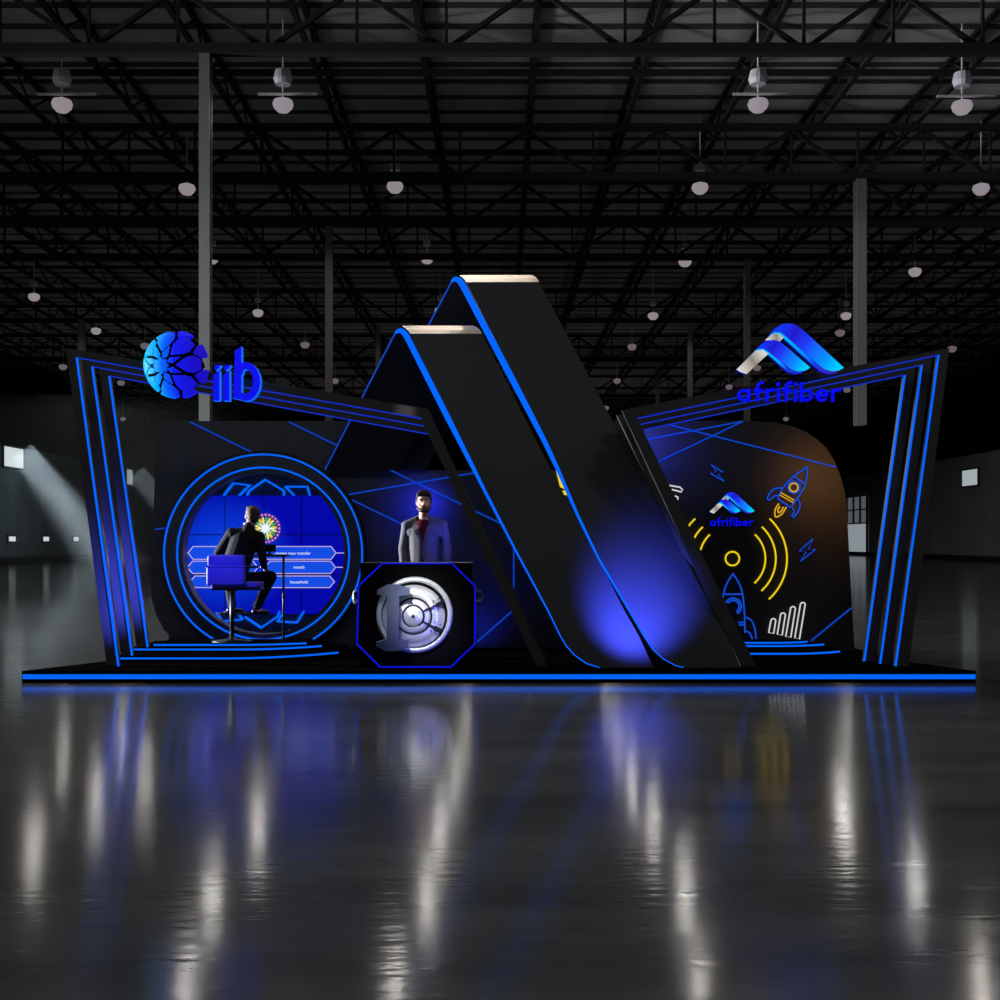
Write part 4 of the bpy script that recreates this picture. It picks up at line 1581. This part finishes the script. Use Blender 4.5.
# re-cut the open front on the finished jacket
bm = bmesh.new()
bm.from_mesh(jk.data)
off = man.location
bmesh.ops.delete(bm, geom=[f for f in bm.faces if vcut(f.calc_center_median() + off)], context='FACES')
bm.to_mesh(jk.data)
bm.free()


def on_front(x, z, lift=.008):
    h = jb.ray_cast(Vector((x, mY - 1, z)), Vector((0, 1, 0)))
    return Vector((x, (h[0].y if h[0] else mY - .12) - lift, z))


for sgn in (-1, 1):
    b = MB()
    rows = []
    for k in range(9):
        u = k / 8
        z = vz1 - (vz1 - vz0) * u
        xi = vx + sgn * (.008 + (1 - u) * .06)
        wd = .05 * math.sin(math.pi * min(1, .25 + u * .75)) + .006
        if .3 < u < .42:
            wd += .012
        xo = xi + sgn * wd
        rows.append((on_front(xi, z, .004), on_front(xo, z, .014)))
    for (a0, a1), (b0, b1) in zip(rows, rows[1:]):
        b.prism([a0, a1, b1, b0], (0, .006, 0))
    b.build('lapel', M['suit_grey'], man)
b = MB()
p0 = on_front(vx + .012, vz0 - .03, .006)
b.lathe(p0, (0, -1, 0), [(0, .004), (.009, .003), (.01, 0)], 12)
b.build('button', M['plastic'], man)
b = MB()
for hp, kn, an in legs:
    b.limb(hp, kn, .1, .074, 8).limb(kn, an + Vector((0, 0, -.03)), .074, .06, 8)
b.limb((cx - .08, mY, hz_ + .05), (cx + .08, mY, hz_ + .05), .1, .1, 6)
fuse(b, 'trousers', M['suit_grey'], man, .012, 4)
for sgn, (hp, kn, an) in zip((-1, 1), legs):
    b = MB()
    b.limb(an + Vector((0, .04, -.045)), an + Vector((sgn * .025, -.17, -.05)), .045, .036, 7, (1, 1, .95))
    fuse(b, 'shoe', M['shoe'], man, .009, 3)

# ---- seated man in the dark suit, seen from behind
gY = 13.98


def g_(x, y, o=0.0):
    return P(x, y, gY) + Vector((0, o, 0))


gm = thing('person', (g_(232, 0).x, gY, SZ), 'person seen from behind in a dark suit, seated on the blue bar stool', 'person')
b = MB()
GH = g_(251.5, 516.5, .06)
L2, rot2 = head(b, GH, (-.35, 1, -.0), 1.0)
b.limb(GH + Vector((0, -.02, -.05)), g_(248, 530), .055, .062, 6)
pel, che = g_(231, 579, .02), g_(244, 541, .02)
b.limb(che, pel, .12, .12, 10, (1.1, .8, 1))
shl, shr = g_(231.5, 533, .02), g_(259, 537, .02)
b.limb(shl, shr, .055, .055, 8)
larm = (shl, g_(216.5, 552.5, .1), g_(226, 555, .32))
rarm = (shr, g_(262.5, 555, .08), g_(268, 553, .28))
rarm2 = (shr, g_(261.5, 553, .0), g_(262, 566, .12))
for a in (larm, rarm2):
    b.limb(a[0], a[1], .05, .04, 8).limb(a[1], a[2], .038, .028, 8)
hand(b, larm[2], (.5, .8, -.1), (.3, 0, 1), .4)
hand(b, rarm2[2], (.2, .6, -.6), (-1, 0, .2), .5)
rleg = (g_(236, 581, .02), g_(267.5, 577.5, .2), g_(254.5, 609, .14))
lleg = (g_(227, 581, .02), g_(222, 579, .36), g_(228, 608, .2))
for hp, kn, an in (rleg, lleg):
    b.limb(hp, kn, .085, .06, 10).limb(kn, an, .055, .036, 8)
    b.limb(an + Vector((0, -.01, -.03)), an + Vector((.09, .1, -.05)), .034, .026, 6)
fuse(b, 'body', M['skin'], gm, .009, 4)
b = MB()
b.ball(L2(0, .022, .04), (.085, .1, .088), 20, 14, rot2)
b.ball(L2(0, .06, -.01), (.07, .062, .07), 16, 10, rot2)
b.limb(L2(-.04, -.055, .1), L2(.04, -.055, .1), .03, .03, 6)
fuse(b, 'hair', M['hair_red'], gm, .008, 3, cut=lambda c: (rot2.inverted() @ (c - GH)).y < -.04 and (rot2.inverted() @ (c - GH)).z < .06)
b = MB()
b.limb(che, pel, .15, .152, 12, (1.12, .86, 1))
b.limb(g_(233, 534, .02), g_(258, 538, .02), .072, .072, 10, (1, 1.1, .9))
b.limb(g_(249, 525.5, .0), g_(248, 532, .01), .056, .09, 6, (1, 1, .8))
b.limb(g_(246, 528, .01), g_(232, 533.5, .02), .05, .062, 6, (1, 1, .6)).limb(g_(250, 530, .01), g_(259, 536, .02), .05, .062, 6, (1, 1, .6))
for a in (larm, rarm2):
    b.limb(a[0], a[1], .068, .056, 10).limb(a[1], a[2], .054, .042, 10)
fuse(b, 'jacket', M['suit_dark'], gm, .01, 4)
b = MB()
b.limb(g_(247.5, 524.0, .015), g_(251, 524.4, .02), .058, .058, 6, (1, 1.15, .35))
fuse(b, 'shirt_collar', mat('pale shirt', rgb(150, 150, 160), .8), gm, .008, 2)
b = MB()
for hp, kn, an in (rleg, lleg):
    b.limb(hp, kn, .1, .075, 10).limb(kn, an + Vector((0, 0, .02)), .073, .052, 10)
b.limb(rleg[0], lleg[0], .105, .105, 6)
fuse(b, 'trousers', M['trouser_dark'], gm, .011, 4)
for hp, kn, an in (rleg, lleg):
    b = MB()
    b.limb(an + Vector((-.02, -.02, -.035)), an + Vector((.1, .11, -.055)), .042, .034, 7, (1, 1, .9))
    fuse(b, 'shoe', M['shoe'], gm, .009, 3)

# ================================================================== stand lighting
blue = (.07, .09, 1.0)
deep = (.02, .03, 1.0)
# blue glow on the ribbons: unseen spot without fixture, floating in front of the stage
def on_deck(px, Y, z=PZ + .02):
    return Vector(((px - CX) / F * Y, Y, z))


spot_light('blue uplight', Vector((1.27, 11.5, .5)), P(637, 606, 12.6), 900, blue, 72, 1, .05)
# portal uplights (left)
for loc, b, Y1, pw in (((-3.1, 11.9, .2), (111, 596), 12.45, 900), ((-3.1, 12.45, .3), (121, 590), 12.95, 950), ((-3.1, 13.0, .35), (135, 584), 13.5, 950)):
    spot_light('blue uplight', loc, P(*b, Y1), pw, blue, 52, 1, .05)
# behind the man, on the wall
spot_light('blue wall wash', P(424, 500, 14.2), P(421, 508, YW), 34, deep, 125, 1, .1)
spot_light('blue wall wash', P(480, 640, 14.1), P(470, 600, YW), 12, deep, 140, 1, .1)
# right panel
spot_light('blue wall wash', P(640, 436, 13.6), P(648, 442, YP), 80, blue, 120, 1, .06)
spot_light('amber wall wash', P(850, 470, 13.2), P(838, 480, YP), 34, (1, .42, .1), 120, 1, .1)
# spots on people and counter
spot_light('white key spot', (-1.2, 10.8, 4.3), HC + Vector((0, 0, .0)), 200, (1, .86, .92), 6.5, 1, .05, .3)
spot_light('blue side light', q_(468, 522, -.5), q_(440, 540), 26, blue, 60, 1, .08)
spot_light('white counter spot', (-1.3, 9.8, 3.0), (-.78, 12.2, .75), 2000, (.95, .96, 1), 10.5, 1, .3, .6)
spot_light('blue counter spot', (.5, 10.6, .5), (-.7, 12.2, .45), 300, blue, 16, 1, .3, .6)
# stool
spot_light('blue stool spot', (-3.6, 11.2, 2.6), P(226, 572, 13.7), 300, (.12, .1, 1), 13, .6, .1, .3)
spot_light('soft head light', (-2.4, 11.6, 3.8), GH, 10, (1, .9, .85), 12, .8, .1, .3)
# warm lamp over the ribbon tops
spot_light('warm top spot', (-.5, 15.6, 8.4), (-.3, 13.95, 4.3), 900, (1, .92, .84), 22, .5, .15, .1)

w = bpy.data.worlds.new('dim hall')
bpy.context.scene.world = w
w.use_nodes = True
w.node_tree.nodes['Background'].inputs[0].default_value = (.9, .95, 1, 1)
w.node_tree.nodes['Background'].inputs[1].default_value = .03

# ================================================================== camera
cam = bpy.data.cameras.new('camera')
co = bpy.data.objects.new('camera', cam)
C.objects.link(co)
co.location = (0, 0, H)
co.rotation_euler = (R(90), 0, 0)
cam.sensor_width = 36
cam.lens = F / 1000 * 36
cam.shift_y = .04
cam.clip_end = 500
sc = bpy.context.scene
sc.camera = co
sc.view_settings.view_transform = 'Standard'
sc.view_settings.look = 'None'
sc.view_settings.gamma = 1
sc.view_settings.exposure = 0
sc.view_settings.use_curve_mapping = False
